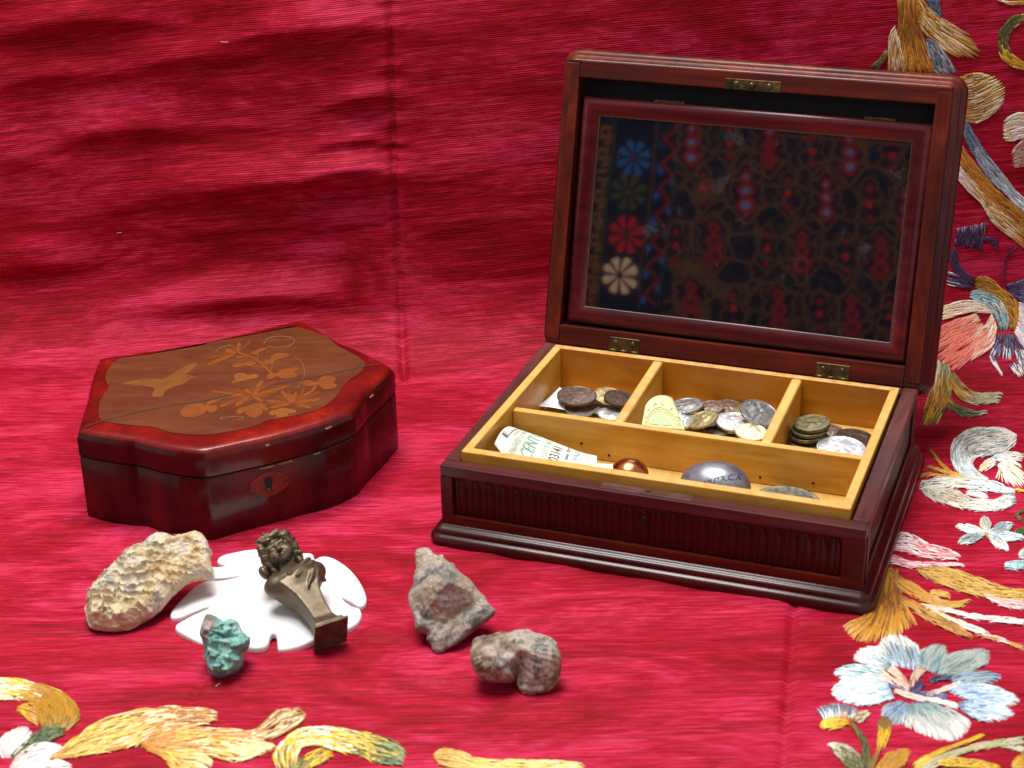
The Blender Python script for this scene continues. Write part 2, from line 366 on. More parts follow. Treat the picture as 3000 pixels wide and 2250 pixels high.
def stitches(name, L, R, stops, dens=1., width=5.2, length=46, bulge=0, jit=.06, lift=.0006, mixing=.22, ragged=.05, seed=None, grow=1.):
    """L, R: edge lines (source pixels) from root to tip; stops: [(t, (r,g,b) or list of colours)]"""
    width *= .78
    g = np.random.default_rng(seed if seed is not None else int(abs(L[0][0]*7+L[0][1]*13+R[-1][0])))
    L = resample(L, 60); R = resample(R, 60); Mi = (L+R)/2; gk = 1+(grow-1)*np.linspace(.2, 1, 60)[:, None]; L = Mi+(L-Mi)*gk; R = Mi+(R-Mi)*gk; tt = np.linspace(0, 1, 60)
    ln = .5*(np.linalg.norm(np.diff(L, axis=0), axis=1).sum()+np.linalg.norm(np.diff(R, axis=0), axis=1).sum())
    wid = np.linalg.norm(L-R, axis=1)
    tip = (L[-1]+R[-1])/2-(L[-6]+R[-6])/2; tip /= np.linalg.norm(tip)+1e-9
    def at_(u, t):
        l = np.stack([np.interp(t, tt, L[:, k]) for k in (0, 1)], -1); r = np.stack([np.interp(t, tt, R[:, k]) for k in (0, 1)], -1)
        return l+(r-l)*u[..., None]+tip*(bulge*4*u*(1-u)*t**2)[..., None]
    # one row of stitches per step along the length, spacing across by thread width
    area_ = np.mean(wid)*ln*1.12; n = max(8, int(area_/(width*length*.74)*2.7*dens))
    pdf = wid+width; cdf = np.cumsum(pdf); cdf /= cdf[-1]
    t0 = np.interp((np.arange(n)+g.random(n))/n, cdf, tt); u = g.random(n)
    # low discrepancy across
    u = (np.arange(n)*.6180339887+g.random()*1 + .08*g.standard_normal(n)) % 1
    half = length/ln/2*(.75+.5*g.random(n))
    ta = np.clip(t0-half, -ragged*g.random(n), 1); tb = np.clip(t0+half, 0, 1+ragged*(2*g.random(n)-1))
    order = np.argsort(-t0+.15*g.random(n)); 
    k = np.array([0, .3, .7, 1.])
    T = ta[:, None]+(tb-ta)[:, None]*k; U = np.clip(u[:, None]+jit*.3*g.standard_normal(n)[:, None]*(k-.5)*2*width*4/np.maximum(np.mean(wid), 20), 0, 1)
    PX = at_(np.broadcast_to(U, T.shape), T); PX += g.standard_normal((n, 1, 2))*.8
    x, s = px_to_xs(PX[..., 0], PX[..., 1])
    Pc, N = surf(x, s, lift)
    Pc = Pc+N*(g.random(n)*.00045)[:, None, None]
    hgt = np.array([-.0012, .0004, .0004, -.0012]); Pc = Pc+N*hgt[None, :, None]
    D = np.gradient(Pc, axis=1); D /= np.linalg.norm(D, axis=-1, keepdims=True)+1e-12
    Sd = np.cross(D, N); wpx = width*.00032*(.75+.5*g.random(n)); wk = np.array([.35, 1, 1, .4])
    sd = Sd*(wpx[:, None]*wk)[..., None]/2
    V = np.stack([Pc-sd-N*.0002, Pc+N*(.00034), Pc+sd-N*.0002], 2)      # n,4,3,3
    base_ = (np.arange(n)*12)[:, None, None]
    q = []
    for j in range(3):
        for c in range(2): q.append([j*3+c, j*3+c+1, (j+1)*3+c+1, (j+1)*3+c])
    Qd = (base_+np.array(q)[None]).reshape(-1, 4)
    # colours
    tc = np.clip(t0+mixing*.6*g.standard_normal(n)*.5, 0, 1); cols = np.zeros((n, 3))
    ts = [a for a, _ in stops]
    for i in range(n):
        j = max(0, min(len(ts)-2, int(np.searchsorted(ts, tc[i]))-1)) if len(ts) > 1 else 0; cc = []
        for q_ in (j, min(j+1, len(ts)-1)):
            c = stops[q_][1]; c = c[g.integers(len(c))] if isinstance(c[0], (tuple, list)) else c; cc.append(np.array(srgb(*c)))
        w_ = 0 if len(ts) < 2 else min(max((tc[i]-ts[j])/max(ts[j+1]-ts[j], 1e-6), 0), 1); w_ = w_*.3+.7*(w_ > .5)
        cols[i] = cc[0]*(1-w_)+cc[1]*w_
    cols *= (.72+.2*g.random((n, 1)))
    cv = np.repeat(cols, 12, 0)
    return fast_mesh(name, V.reshape(-1, 3), Qd, THREAD, cloth, True, cols=cv)
def strand(name, pts, w0, w1, stops, zf, **kw):
    P = np.array([zf(*p) for p in pts], float); d = np.gradient(P, axis=0); n_ = np.stack([-d[:, 1], d[:, 0]], 1); n_ /= np.linalg.norm(n_, axis=1, keepdims=True)
    ww = np.linspace(w0, w1, len(P))[:, None]/2
    return stitches(name, P-n_*ww, P+n_*ww, stops, **kw)
def rb(name, zf, L, R, stops, **kw): return stitches(name, [zf(*p) for p in L], [zf(*p) for p in R], stops, **kw)
CRM, WHT, GLD, AMB, BRN, YEL = (252, 236, 190), (250, 247, 240), (205, 150, 40), (214, 140, 35), (158, 98, 22), (238, 196, 30)
PYL, OLV, GRN, DGR = (244, 212, 96), (110, 104, 40), (84, 112, 40), (48, 62, 22)
PNK, PPK, COR, PCH = (240, 150, 160), (250, 215, 212), (240, 112, 92), (250, 200, 165)
SLT, BLU, PBL, AQU, TEA, GRY, BGE = (98, 116, 140), (150, 180, 214), (218, 234, 246), (160, 205, 210), (104, 146, 150), (178, 186, 180), (214, 200, 176)
PUR, VIO = (66, 50, 92), (104, 92, 140)
zA = Z(0, 1950, 1.4747); zB = Z(2300, 1750, 3.16); zC = Z(2450, 1200, 2.371); zD = Z(2600, 600, 2.5125); zE = Z(2500, 0, 2.552)
# lower left border
rb('leaf', zA, [(-40, 55), (90, 62), (200, 92), (290, 130), (342, 190), (335, 245), (285, 280)], [(-40, 160), (60, 152), (120, 158), (150, 180), (160, 215), (168, 245), (195, 280)],
   [(0, [PYL, CRM, WHT]), (.25, [PYL, YEL, WHT]), (.5, [GLD, (190, 130, 10)]), (.75, [(180, 125, 10), (196, 140, 20)]), (1, [OLV, GLD])], length=60)
rb('leaf', zA, [(165, 178), (120, 168), (80, 188)], [(165, 262), (130, 245), (88, 205)], [(0, [GLD, AMB]), (1, [YEL, GLD])], bulge=8)
strand('stem', [(262, 262), (200, 300), (110, 360), (50, 402)], 62, 10, [(0, [GRN, OLV]), (.4, [GRN, DGR]), (1, [GRN, OLV])], zA)
rb('petal', zA, [(10, 400), (-10, 350), (30, 290)], [(60, 400), (110, 345), (140, 300)], [(0, [(214, 170, 165), PPK]), (.4, [WHT, PPK]), (1, [WHT, PPK])], bulge=26, width=4.2, length=60, dens=1.3)
rb('petal', zA, [(60, 405), (140, 350), (225, 335)], [(40, 450), (140, 440), (260, 398)], [(0, [(214, 170, 165), PPK]), (.4, [WHT, PPK]), (1, [WHT])], bulge=26, width=4.2, length=60, dens=1.3)
rb('petal', zA, [(40, 450), (160, 425), (270, 412)], [(60, 500), (170, 490), (300, 470)], [(0, [PPK]), (.5, [WHT, PPK]), (1, [WHT])], bulge=20, width=4.2, length=60, dens=1.3)
rb('leaf', zA, [(212, 415), (300, 330), (400, 260), (520, 215), (650, 190), (760, 180), (880, 186), (938, 205)], [(240, 412), (400, 388), (540, 362), (620, 335), (700, 292), (800, 274), (880, 262), (938, 245)],
   [(0, [AMB, AMB, GLD]), (.2, [PYL, AMB, PYL]), (.45, [PYL, CRM, PYL, AMB]), (.7, [CRM, AMB, AMB]), (.85, [AMB, AMB, BRN, CRM]), (1, [CRM, AMB, GLD])], length=64, width=4.2)
rb('leaf', zA, [(590, 335), (700, 290), (850, 275), (1000, 283), (1090, 290), (1150, 245), (1200, 197), (1290, 190)], [(620, 352), (750, 345), (900, 325), (1050, 322), (1150, 325), (1230, 300), (1300, 255), (1322, 222)],
   [(0, [AMB, AMB]), (.3, [AMB, AMB, PYL]), (.6, [CRM, AMB, AMB]), (.85, [CRM, (196, 140, 60), BRN]), (1, [CRM, (205, 160, 90), BRN])], length=64, width=4.6, bulge=10)
rb('leaf', zA, [(600, 345), (760, 345), (900, 322), (1050, 322), (1195, 345)], [(640, 372), (780, 380), (900, 395), (1020, 418), (1100, 395)],
   [(0, [AMB, AMB]), (.25, [AMB, AMB, PYL]), (.6, [CRM, PYL, AMB]), (1, [CRM, CRM, PYL])], length=64, width=4.6, bulge=14)
rb('leaf', zA, [(610, 355), (680, 362), (760, 370), (860, 375), (925, 415)], [(640, 372), (690, 395), (730, 430), (770, 470), (900, 470)], [(0, [AMB, BRN]), (.4, [AMB, PYL]), (1, [CRM, PYL])], length=56, width=4.6)
rb('leaf', zA, [(1200, 450), (1180, 390), (1220, 330), (1290, 285), (1370, 270), (1480, 280), (1600, 300), (1700, 330), (1757, 375)], [(1300, 450), (1290, 405), (1292, 365), (1330, 350), (1400, 352), (1470, 375), (1560, 392), (1620, 420), (1740, 440)],
   [(0, [YEL, GLD, OLV]), (.2, [WHT, YEL, PYL]), (.45, [PYL, YEL, WHT]), (.68, [PYL, YEL, OLV]), (.8, [GRN, DGR, YEL]), (1, [(140, 150, 100), GRN, (170, 170, 120)])], length=60)
rb('leaf', zA, [(1250, 440), (1320, 390), (1400, 358)], [(1300, 460), (1380, 430), (1440, 395)], [(0, [GRN, DGR]), (.5, [OLV, YEL]), (1, [YEL, GLD])], bulge=10)
rb('leaf', zA, [(1876, 385), (1912, 362), (1960, 360), (2010, 385), (2070, 408), (2200, 412), (2380, 416), (2520, 428)], [(1876, 398), (1890, 430), (1940, 445), (2000, 452), (2080, 465), (2220, 480), (2380, 480), (2530, 446)], [(0, [(224, 180, 90), GLD]), (.4, [(240, 210, 130), PYL]), (1, [CRM, PYL])], length=60)
# lower right flower
FL = dict(width=4.0, length=44, dens=1.15, grow=1.28, ragged=.03)
rb('petal', zB, [(960, 700), (800, 640), (665, 575)], [(1010, 610), (950, 545), (890, 475)], [(0, [TEA, GRY, (90, 104, 108)]), (.4, [GRY, WHT, BLU]), (1, [WHT, (240, 232, 220)])], bulge=30, **FL)
rb('petal', zB, [(1010, 640), (945, 540), (900, 445)], [(1230, 680), (1235, 580), (1190, 440)], [(0, [BLU, PBL]), (.45, [SLT, BLU, GRY]), (1, [WHT, (236, 232, 220), BGE])], bulge=40, **FL)
rb('petal', zB, [(1245, 650), (1238, 560), (1285, 500)], [(1375, 700), (1440, 620), (1480, 545)], [(0, [TEA, GRY]), (.5, [GRY, TEA]), (1, [(190, 196, 190), GRY])], bulge=36, **FL)
rb('petal', zB, [(1385, 710), (1470, 610), (1550, 540)], [(1480, 740), (1650, 705), (1830, 625)], [(0, [TEA, GRY]), (.4, [GRY, (120, 140, 134)]), (1, [(196, 200, 192), GRY])], bulge=60, **FL)
rb('petal', zB, [(1530, 750), (1650, 712), (1790, 695)], [(1560, 830), (1680, 828), (1800, 822)], [(0, [TEA, SLT]), (.5, [BLU, GRY]), (1, [SLT, BLU, GRY])], bulge=66, **FL)
rb('petal', zB, [(1500, 870), (1650, 840), (1870, 832)], [(1700, 945), (1850, 1000), (2010, 1010)], [(0, [BLU, PBL]), (.5, [PBL, BLU]), (1, [WHT, PBL])], bulge=70, **FL)
rb('petal', zB, [(1590, 985), (1720, 965), (1930, 985)], [(1660, 1070), (1740, 1120), (1870, 1140)], [(0, [BLU, SLT]), (.5, [PBL, BLU]), (1, [WHT, PBL])], bulge=70, **FL)
rb('petal', zB, [(970, 760), (800, 670), (600, 640)], [(950, 815), (750, 770), (530, 745)], [(0, [PCH, PBL]), (.5, [AQU, WHT]), (1, [WHT, AQU])], bulge=36, **FL)
rb('petal', zB, [(960, 800), (750, 762), (545, 790)], [(1015, 930), (850, 968), (690, 980)], [(0, [BLU, PBL]), (.5, [PBL, WHT]), (1, [WHT, PBL])], bulge=56, **FL)
rb('petal', zB, [(1080, 950), (980, 1000), (915, 1045)], [(1170, 980), (1135, 1080), (1100, 1140)], [(0, [SLT, GRY]), (.5, [SLT, BLU]), (1, [BLU, GRY])], bulge=34, **FL)
rb('petal', zB, [(1140, 975), (1140, 1080), (1140, 1170)], [(1300, 970), (1500, 1050), (1655, 1165)], [(0, [TEA, SLT]), (.35, [TEA, GRY]), (.6, [(206, 206, 196), GRY]), (1, [WHT, (214, 214, 204)])], bulge=64, **FL)
ST = dict(width=4.4, length=40)
strand('stamen', [(1140, 890), (1000, 780), (870, 715)], 40/3.16, 80/3.16, [(0, [PCH, (224, 190, 176)]), (1, [(250, 226, 205), PCH])], zB, **ST)
strand('stamen', [(1150, 860), (1060, 740), (950, 650)], 40/3.16, 70/3.16, [(0, [PCH, (190, 140, 130)]), (1, [(250, 214, 195), PCH])], zB, **ST)
strand('stamen', [(1120, 890), (1040, 840), (960, 795)], 30/3.16, 60/3.16, [(0, [PUR, VIO])], zB, **ST)
strand('stamen', [(1165, 905), (1220, 850), (1275, 790)], 60/3.16, 70/3.16, [(0, [PUR, VIO]), (1, [PUR])], zB, **ST)
strand('stamen', [(1335, 785), (1440, 755), (1545, 755)], 50/3.16, 80/3.16, [(0, [PUR]), (1, [PUR, VIO])], zB, **ST)
strand('stamen', [(1230, 905), (1370, 905), (1510, 935)], 40/3.16, 60/3.16, [(0, [VIO, PUR]), (1, [VIO, (140, 130, 170)])], zB, **ST)
strand('stamen', [(1300, 905), (1450, 870), (1660, 795)], 20/3.16, 60/3.16, [(0, [PPK, PCH]), (1, [WHT, (250, 226, 214)])], zB, **ST)
strand('stamen', [(1010, 870), (1200, 930), (1400, 960), (1610, 1015)], 40/3.16, 50/3.16, [(0, [PCH, PPK]), (1, [WHT, (250, 226, 214)])], zB, **ST)
strand('stamen', [(1170, 850), (1200, 740), (1280, 640)], 50/3.16, 90/3.16, [(0, [(176, 120, 116), PCH]), (1, [BGE, (214, 176, 150)])], zB, dens=.6, **ST)
rb('bud', zB, [(370, 1140), (350, 1090), (335, 1030)], [(610, 1130), (640, 1080), (640, 1030)], [(0, [WHT, GRY]), (.5, [GRY, SLT, WHT]), (1, [SLT, (110, 128, 150)])], bulge=20, **FL)
rb('petal', zB, [(600, 1150), (480, 1130), (345, 1140)], [(600, 1170), (480, 1215), (345, 1210)], [(0, [YEL, AMB]), (1, [YEL, (246, 214, 60)])], bulge=8, **FL)
rb('petal', zB, [(590, 1150), (520, 1110), (485, 1060)], [(610, 1140), (580, 1080), (530, 1040)], [(0, [AMB, BRN]), (1, [AMB])], **FL)
rb('leaf', zB, [(610, 1125), (670, 1070), (780, 1060)], [(620, 1145), (700, 1160), (790, 1070)], [(0, [OLV, BRN]), (.5, [BRN, BGE]), (1, [CRM, BGE])], **FL)
strand('stem', [(605, 1165), (680, 1260), (735, 1350), (745, 1460), (745, 1600)], 11, 24, [(0, [OLV, BRN]), (.4, [(70, 70, 34), OLV]), (1, [(70, 72, 34), OLV])], zB, width=4, length=44)
rb('bud', zB, [(925, 1100), (868, 1160), (870, 1260), (862, 1400)], [(935, 1100), (980, 1160), (970, 1270), (915, 1400)], [(0, [(110, 96, 50), OLV]), (.35, [(120, 104, 60), BRN]), (.6, [AMB, YEL]), (1, [YEL, GLD])], **FL)
strand('stem', [(890, 1395), (840, 1480), (780, 1600)], 8, 16, [(0, [BRN, GLD]), (1, [OLV, BRN])], zB, **ST)
rb('leaf', zB, [(390, 1362), (550, 1382), (680, 1480), (725, 1600)], [(395, 1368), (480, 1460), (560, 1540), (640, 1610)], [(0, [CRM, WHT]), (.4, [BGE, OLV]), (.7, [OLV, (90, 88, 50)]), (1, [OLV, DGR])], **FL)
rb('leaf', zB, [(835, 1580), (920, 1490), (1030, 1440), (1160, 1424)], [(835, 1620), (1000, 1600), (1100, 1550), (1165, 1436)], [(0, [GLD, AMB]), (.5, [GLD, (190, 130, 10)]), (1, [GLD, AMB])], **FL)
strand('stem', [(1200, 1590), (1380, 1470), (1560, 1390), (1850, 1290)], 22, 7, [(0, [YEL, PYL]), (.5, [YEL, GLD]), (1, [YEL])], zB, width=4.6, length=46)
strand('stem', [(1270, 1600), (1520, 1480), (1800, 1390), (2020, 1360), (2230, 1335)], 20, 18, [(0, [BGE, (190, 184, 120)]), (.5, [(186, 180, 116), BGE]), (1, [(170, 176, 120), BGE])], zB, width=4.6, length=46)
strand('stem', [(1400, 1535), (1700, 1550), (2000, 1595)], 20, 22, [(0, [YEL, GLD]), (1, [GLD, YEL])], zB, width=4.6, length=46)
strand('stem', [(1980, 1380), (2120, 1410), (2230, 1440)], 12, 14, [(0, [(186, 180, 116)]), (1, [BGE])], zB, width=4.6, length=46)
rb('leaf', zB, [(2095, 1560), (2150, 1500), (2240, 1470)], [(2105, 1590), (2180, 1600), (2240, 1600)], [(0, [GLD, YEL]), (1, [GLD, AMB])], **FL)
# right side of the floor
CF = dict(width=4.4, length=42, dens=1.1, grow=1.08)
rb('petal', zC, [(960, 500), (850, 450), (800, 350), (806, 260), (860, 180), (960, 140), (1080, 135), (1180, 148), (1250, 190)], [(1060, 495), (985, 440), (945, 390), (960, 340), (1030, 325), (1100, 312), (1170, 298), (1220, 262), (1252, 225)],
   [(0, [WHT, GRY]), (.25, [PBL, WHT, GRY]), (.5, [GRY, WHT, (150, 146, 140)]), (.75, [WHT, BGE, GRY]), (1, [WHT, CRM])], **CF)
rb('petal', zC, [(1090, 325), (1180, 305), (1270, 305)], [(1060, 350), (1150, 370), (1265, 365)], [(0, [PBL, GRY]), (.5, [WHT]), (1, [WHT, CRM])], bulge=20, **CF)
rb('petal', zC, [(1125, 375), (1190, 368), (1282, 385)], [(1115, 385), (1130, 430), (1110, 475)], [(0, [WHT]), (1, [CRM, WHT])], bulge=60, **CF)
rb('petal', zC, [(1110, 365), (1060, 350), (1010, 385)], [(1110, 380), (1070, 415), (1020, 430)], [(0, [WHT]), (1, [CRM])], bulge=12, **CF)
rb('petal', zC, [(1245, 562), (1150, 530), (1000, 490), (850, 475), (700, 480), (600, 512)], [(1240, 590), (1120, 582), (950, 555), (830, 545), (700, 560), (590, 560)], [(0, [WHT, GRY]), (.3, [WHT, PBL]), (.6, [WHT, BGE]), (.85, [BGE, WHT]), (1, [GRY, BGE])], bulge=10, **CF)
rb('petal', zC, [(700, 545), (790, 560), (860, 578), (930, 618), (1030, 632), (1110, 628), (1180, 600), (1250, 605)], [(590, 560), (640, 615), (750, 660), (880, 692), (1000, 706), (1120, 700), (1195, 680), (1255, 640)],
   [(0, [GRY, BGE]), (.25, [(180, 160, 130), BGE]), (.5, [BGE, WHT]), (.8, [WHT]), (1, [WHT, GRY])], **CF)
rb('petal', zC, [(1060, 612), (990, 570), (900, 560)], [(1030, 630), (960, 610), (900, 590)], [(0, [WHT]), (1, [GRY, WHT])], **CF)
for p in ([(900, 488), (780, 430), (700, 350), (640, 288)], [(880, 485), (780, 448), (690, 420), (620, 394)], [(870, 488), (760, 465), (660, 455), (578, 461)]):
    strand('stem', p, 9, 7, [(0, [YEL, GLD]), (.5, [GLD, AMB]), (1, [GLD, BRN])], zC, width=4, length=40)
strand('stem', [(1235, 560), (1280, 566), (1340, 575)], 7, 7, [(0, [YEL])], zC, width=4, length=40)
for (tx, ty), wd, cs in [((832, 815), 26, [WHT]), ((1030, 745), 34, [BGE, GRY]), ((1228, 800), 34, [(130, 160, 172), GRY]), ((1305, 900), 34, [PBL, WHT, (140, 176, 190)]), ((1192, 975), 34, [WHT, GRY]), ((850, 930), 36, [(120, 156, 168), GRY])]:
    c = np.array((1045, 868)); e = np.array((tx, ty)); d = e-c; n_ = np.array((-d[1], d[0]))/np.linalg.norm(d)*wd
    rb('petal', zC, [c+n_*.2, c+d*.55+n_*1.05, e-d*.02+n_*.3], [c-n_*.2, c+d*.55-n_*1.05, e-d*.02-n_*.3], [(0, [WHT, GRY]), (.4, cs), (1, [WHT]+cs)], bulge=5, **CF)
rb('stamen', zC, [(1020, 865), (1045, 860), (1070, 865)], [(1020, 882), (1045, 884), (1070, 880)], [(0, [GLD, BGE])], width=3.6, length=18)
rb('petal', zC, [(1320, 1060), (1240, 1062), (1165, 1075)], [(1320, 1112), (1240, 1118), (1160, 1095)], [(0, [AQU, PBL]), (1, [WHT, AQU])], **CF)
rb('petal', zC, [(1320, 960), (1285, 985), (1265, 1010)], [(1320, 1050), (1290, 1045), (1270, 1030)], [(0, [GRY]), (1, [WHT, GRY])], **CF)
strand('stem', [(1330, 700), (1280, 715), (1240, 745), (1300, 775)], 9, 9, [(0, [DGR, OLV])], zC, width=4, length=40)
strand('leaf', [(1235, 860), (1270, 850), (1330, 845)], 5, 14, [(0, [GRN, DGR])], zC, width=4, length=40)
rb('petal', zC, [(360, 870), (430, 868), (520, 880), (620, 930), (760, 970), (880, 1010)], [(360, 1000), (420, 1010), (500, 1015), (600, 1035), (720, 1050), (850, 1050)], [(0, [PNK, PPK]), (.3, [PPK, PNK, WHT]), (.6, [COR, PNK, PPK]), (1, [PPK, PNK])], dens=.75, width=5, length=60)
rb('petal', zC, [(340, 1030), (500, 1060), (700, 1070), (905, 1080)], [(340, 1070), (500, 1100), (700, 1105), (905, 1096)], [(0, [PNK, PPK]), (.5, [PPK, PNK]), (1, [PPK])], dens=.8, width=5, length=60)
rb('leaf', zC, [(545, 1098), (750, 1100), (950, 1160), (1150, 1230), (1330, 1250)], [(560, 1125), (680, 1200), (850, 1262), (1050, 1318), (1330, 1335)], [(0, [BRN, GLD]), (.3, [GLD, (214, 168, 60)]), (.7, [(226, 184, 84), GLD]), (1, [(236, 200, 110), GLD])], width=5, length=60)
rb('leaf', zC, [(1000, 1290), (1150, 1315), (1330, 1345)], [(1030, 1305), (1150, 1372), (1330, 1410)], [(0, [PPK, PCH]), (1, [PPK, PNK])], width=5, length=60)
rb('leaf', zC, [(330, 1080), (270, 1250), (200, 1440), (40, 1495)], [(430, 1110), (440, 1250), (490, 1400), (560, 1500)], [(0, [BRN, GLD]), (.5, [BRN, AMB, (140, 84, 20)]), (.8, [AMB, BRN, GLD]), (1, [GLD, AMB, (230, 180, 90)])], bulge=60, dens=1.1, width=4.6, length=80)
rb('leaf', zC, [(340, 1100), (520, 1200), (650, 1285), (800, 1345), (945, 1325)], [(350, 1190), (500, 1290), (620, 1350), (750, 1392), (880, 1382)], [(0, [BRN, AMB]), (.4, [GLD, AMB]), (1, [(226, 184, 84), GLD])], width=5, length=60)
rb('leaf', zC, [(650, 1262), (720, 1255), (795, 1270)], [(640, 1300), (720, 1310), (800, 1330)], [(0, [GLD, (226, 184, 84)])], dens=.9, width=5, length=50)
rb('leaf', zC, [(430, 1290), (600, 1372), (750, 1450), (955, 1575)], [(420, 1330), (560, 1432), (700, 1505), (850, 1570), (945, 1600)], [(0, [BRN, AMB]), (.5, [BRN, GLD]), (1, [AMB, BRN])], width=5, length=60)
rb('leaf', zC, [(580, 1358), (750, 1388), (1000, 1438), (1330, 1470)], [(600, 1390), (800, 1425), (1000, 1470), (1330, 1505)], [(0, [CRM, PCH]), (.5, [WHT, PPK]), (1, [PPK, WHT])], width=5, length=60)
rb('leaf', zC, [(640, 1385), (850, 1470), (1085, 1555)], [(650, 1405), (850, 1510), (1075, 1580)], [(0, [CRM]), (1, [PPK, WHT])], width=5, length=60)
rb('leaf', zC, [(960, 1555), (1100, 1580), (1330, 1660)], [(960, 1575), (1100, 1605), (1330, 1690)], [(0, [AMB, BRN]), (.5, [AMB, PPK]), (1, [PPK, AMB])], width=5, length=60, dens=.8)
# on the hanging part
DF = dict(width=5.4, length=40)
rb('leaf', zD, [(640, 565), (690, 522), (780, 558), (870, 630), (940, 700), (966, 800), (945, 935)], [(648, 612), (720, 640), (800, 680), (860, 740), (890, 820), (900, 925)], [(0, [(176, 120, 36), (196, 140, 50)]), (.5, [(168, 106, 26), GLD]), (1, [BRN, AMB])], **DF)
rb('leaf', zD, [(610, 645), (680, 622), (780, 660), (850, 720), (888, 820), (888, 925)], [(610, 680), (660, 722), (740, 762), (790, 820), (815, 880), (832, 935)], [(0, [AQU, (140, 190, 196)]), (.4, [AQU, WHT, TEA]), (.7, [TEA, AQU, BGE]), (1, [TEA, (90, 130, 134)])], **DF)
rb('petal', zD, [(720, 735), (640, 708), (520, 708), (380, 745)], [(790, 800), (650, 790), (520, 815), (380, 850)], [(0, [PCH, CRM]), (.5, [CRM, PCH, WHT]), (1, [CRM, PCH])], width=5.4, length=54, dens=.9)
rb('petal', zD, [(660, 800), (540, 835), (370, 905)], [(770, 980), (640, 1110), (500, 1225)], [(0, [COR, PCH]), (.5, [COR, (250, 132, 108)]), (1, [COR, (236, 104, 86)])], bulge=40, width=5.8, length=54, dens=1.2)
rb('petal', zD, [(770, 790), (720, 880), (640, 900)], [(808, 900), (770, 1040), (600, 1160)], [(0, [CRM, PCH]), (.5, [PCH, COR, WHT]), (1, [PCH, (250, 180, 140)])], width=5.4, length=50)
rb('petal', zD, [(505, 175), (498, 240), (490, 300)], [(725, 130), (712, 240), (690, 345)], [(0, [PUR, (150, 130, 150)]), (.5, [PUR, (52, 40, 66)]), (1, [PUR, VIO])], width=5, length=44, dens=.95, ragged=.2)
rb('petal', zD, [(690, 235), (760, 240), (828, 265)], [(690, 250), (760, 290), (820, 330)], [(0, [PUR]), (1, [(52, 40, 66), PUR])], width=5, length=34, dens=.5)
rb('petal', zD, [(495, 310), (560, 480), (645, 545)], [(440, 350), (510, 540), (630, 620)], [(0, [PUR, (52, 40, 66)]), (1, [PUR, (90, 50, 100)])], width=5, length=60)
rb('petal', zD, [(430, 490), (540, 520), (640, 560)], [(430, 590), (520, 610), (635, 615)], [(0, [WHT, VIO, CRM]), (.5, [PUR, VIO]), (1, [PUR, (80, 46, 96)])], width=4.6, length=70, dens=.5)
rb('petal', zD, [(860, 592), (930, 572), (1050, 530)], [(900, 640), (960, 690), (1050, 740)], [(0, [PUR]), (.5, [PUR, VIO]), (1, [VIO, SLT])], width=5, length=54)
strand('stem', [(868, 600), (862, 480), (890, 380), (950, 310)], 6, 3, [(0, [PUR]), (1, [(52, 30, 46)])], zD, width=4, length=40, dens=.6)
rb('petal', zD, [(825, 940), (795, 1020), (748, 1115)], [(945, 950), (985, 1060), (1040, 1170)], [(0, [PUR, (52, 40, 66)]), (.5, [PUR, VIO]), (.8, [VIO, SLT, WHT]), (1, [WHT, VIO])], width=4.8, length=54, dens=.55)
rb('petal', zD, [(965, 715), (1000, 730), (1050, 745)], [(930, 950), (990, 1040), (1050, 1110)], [(0, [WHT, PPK]), (.5, [WHT, BLU, PPK]), (1, [WHT, PPK])], width=5, length=50)
rb('petal', zD, [(748, 1110), (765, 1160), (800, 1200)], [(770, 1105), (800, 1160), (850, 1270)], [(0, [WHT, VIO]), (1, [WHT])], width=4.4, length=34, dens=.6)
rb('petal', zD, [(885, 1170), (920, 1230), (960, 1270)], [(1000, 1130), (1020, 1190), (1040, 1260)], [(0, [WHT, VIO]), (1, [WHT])], width=4.4, length=34, dens=.45)
rb('leaf', zD, [(350, 1130), (340, 1250), (300, 1420), (240, 1620)], [(450, 1165), (470, 1300), (460, 1440), (370, 1610)], [(0, [BGE, OLV]), (.3, [OLV, GLD, BGE]), (.6, [GLD, OLV, BRN]), (.85, [DGR, OLV, GLD]), (1, [GLD, YEL, OLV])], width=5, length=66)
rb('leaf', zD, [(500, 1240), (560, 1330), (660, 1392), (760, 1392), (855, 1385)], [(420, 1200), (480, 1370), (590, 1470), (720, 1475), (830, 1462)], [(0, [OLV, BRN]), (.4, [GLD, OLV]), (.7, [BGE, (170, 170, 110)]), (1, [BGE, (180, 180, 130)])], width=5, length=56)
rb('leaf', zD, [(440, 1380), (520, 1480), (640, 1530), (740, 1520)], [(390, 1470), (500, 1535), (620, 1572), (735, 1545)], [(0, [OLV, GLD]), (.5, [GRN, DGR]), (1, [OLV, BGE])], width=5, length=50)
rb('leaf', zE, [(325, -40), (340, 180), (300, 350), (256, 560)], [(480, -40), (495, 180), (565, 400), (630, 560)], [(0, [BRN, AMB]), (.4, [BRN, (170, 100, 20)]), (.8, [AMB, BRN]), (1, [GLD, AMB])], width=5, length=80, dens=1.15)
rb('leaf', zE, [(310, 190), (260, 260), (262, 400), (255, 560)], [(340, 260), (345, 330), (380, 440), (400, 560)], [(0, [CRM, PCH]), (.5, [PCH, BGE, AMB]), (1, [GLD, BGE])], width=4.4, length=70, dens=.6, lift=.0011)
rb('leaf', zE, [(500, -30), (590, 80), (720, 170), (850, 240)], [(465, 40), (500, 200), (600, 310), (760, 425)], [(0, [BRN, AMB]), (.4, [GLD, AMB, CRM]), (.7, [CRM, GLD, PCH]), (1, [(196, 140, 50), GLD])], bulge=60, width=5.2, length=60)
rb('stem', zE, [(535, -30), (590, 70), (645, 140)], [(645, -30), (640, 60), (658, 138)], [(0, [SLT]), (1, [(80, 96, 118), SLT])], **DF)
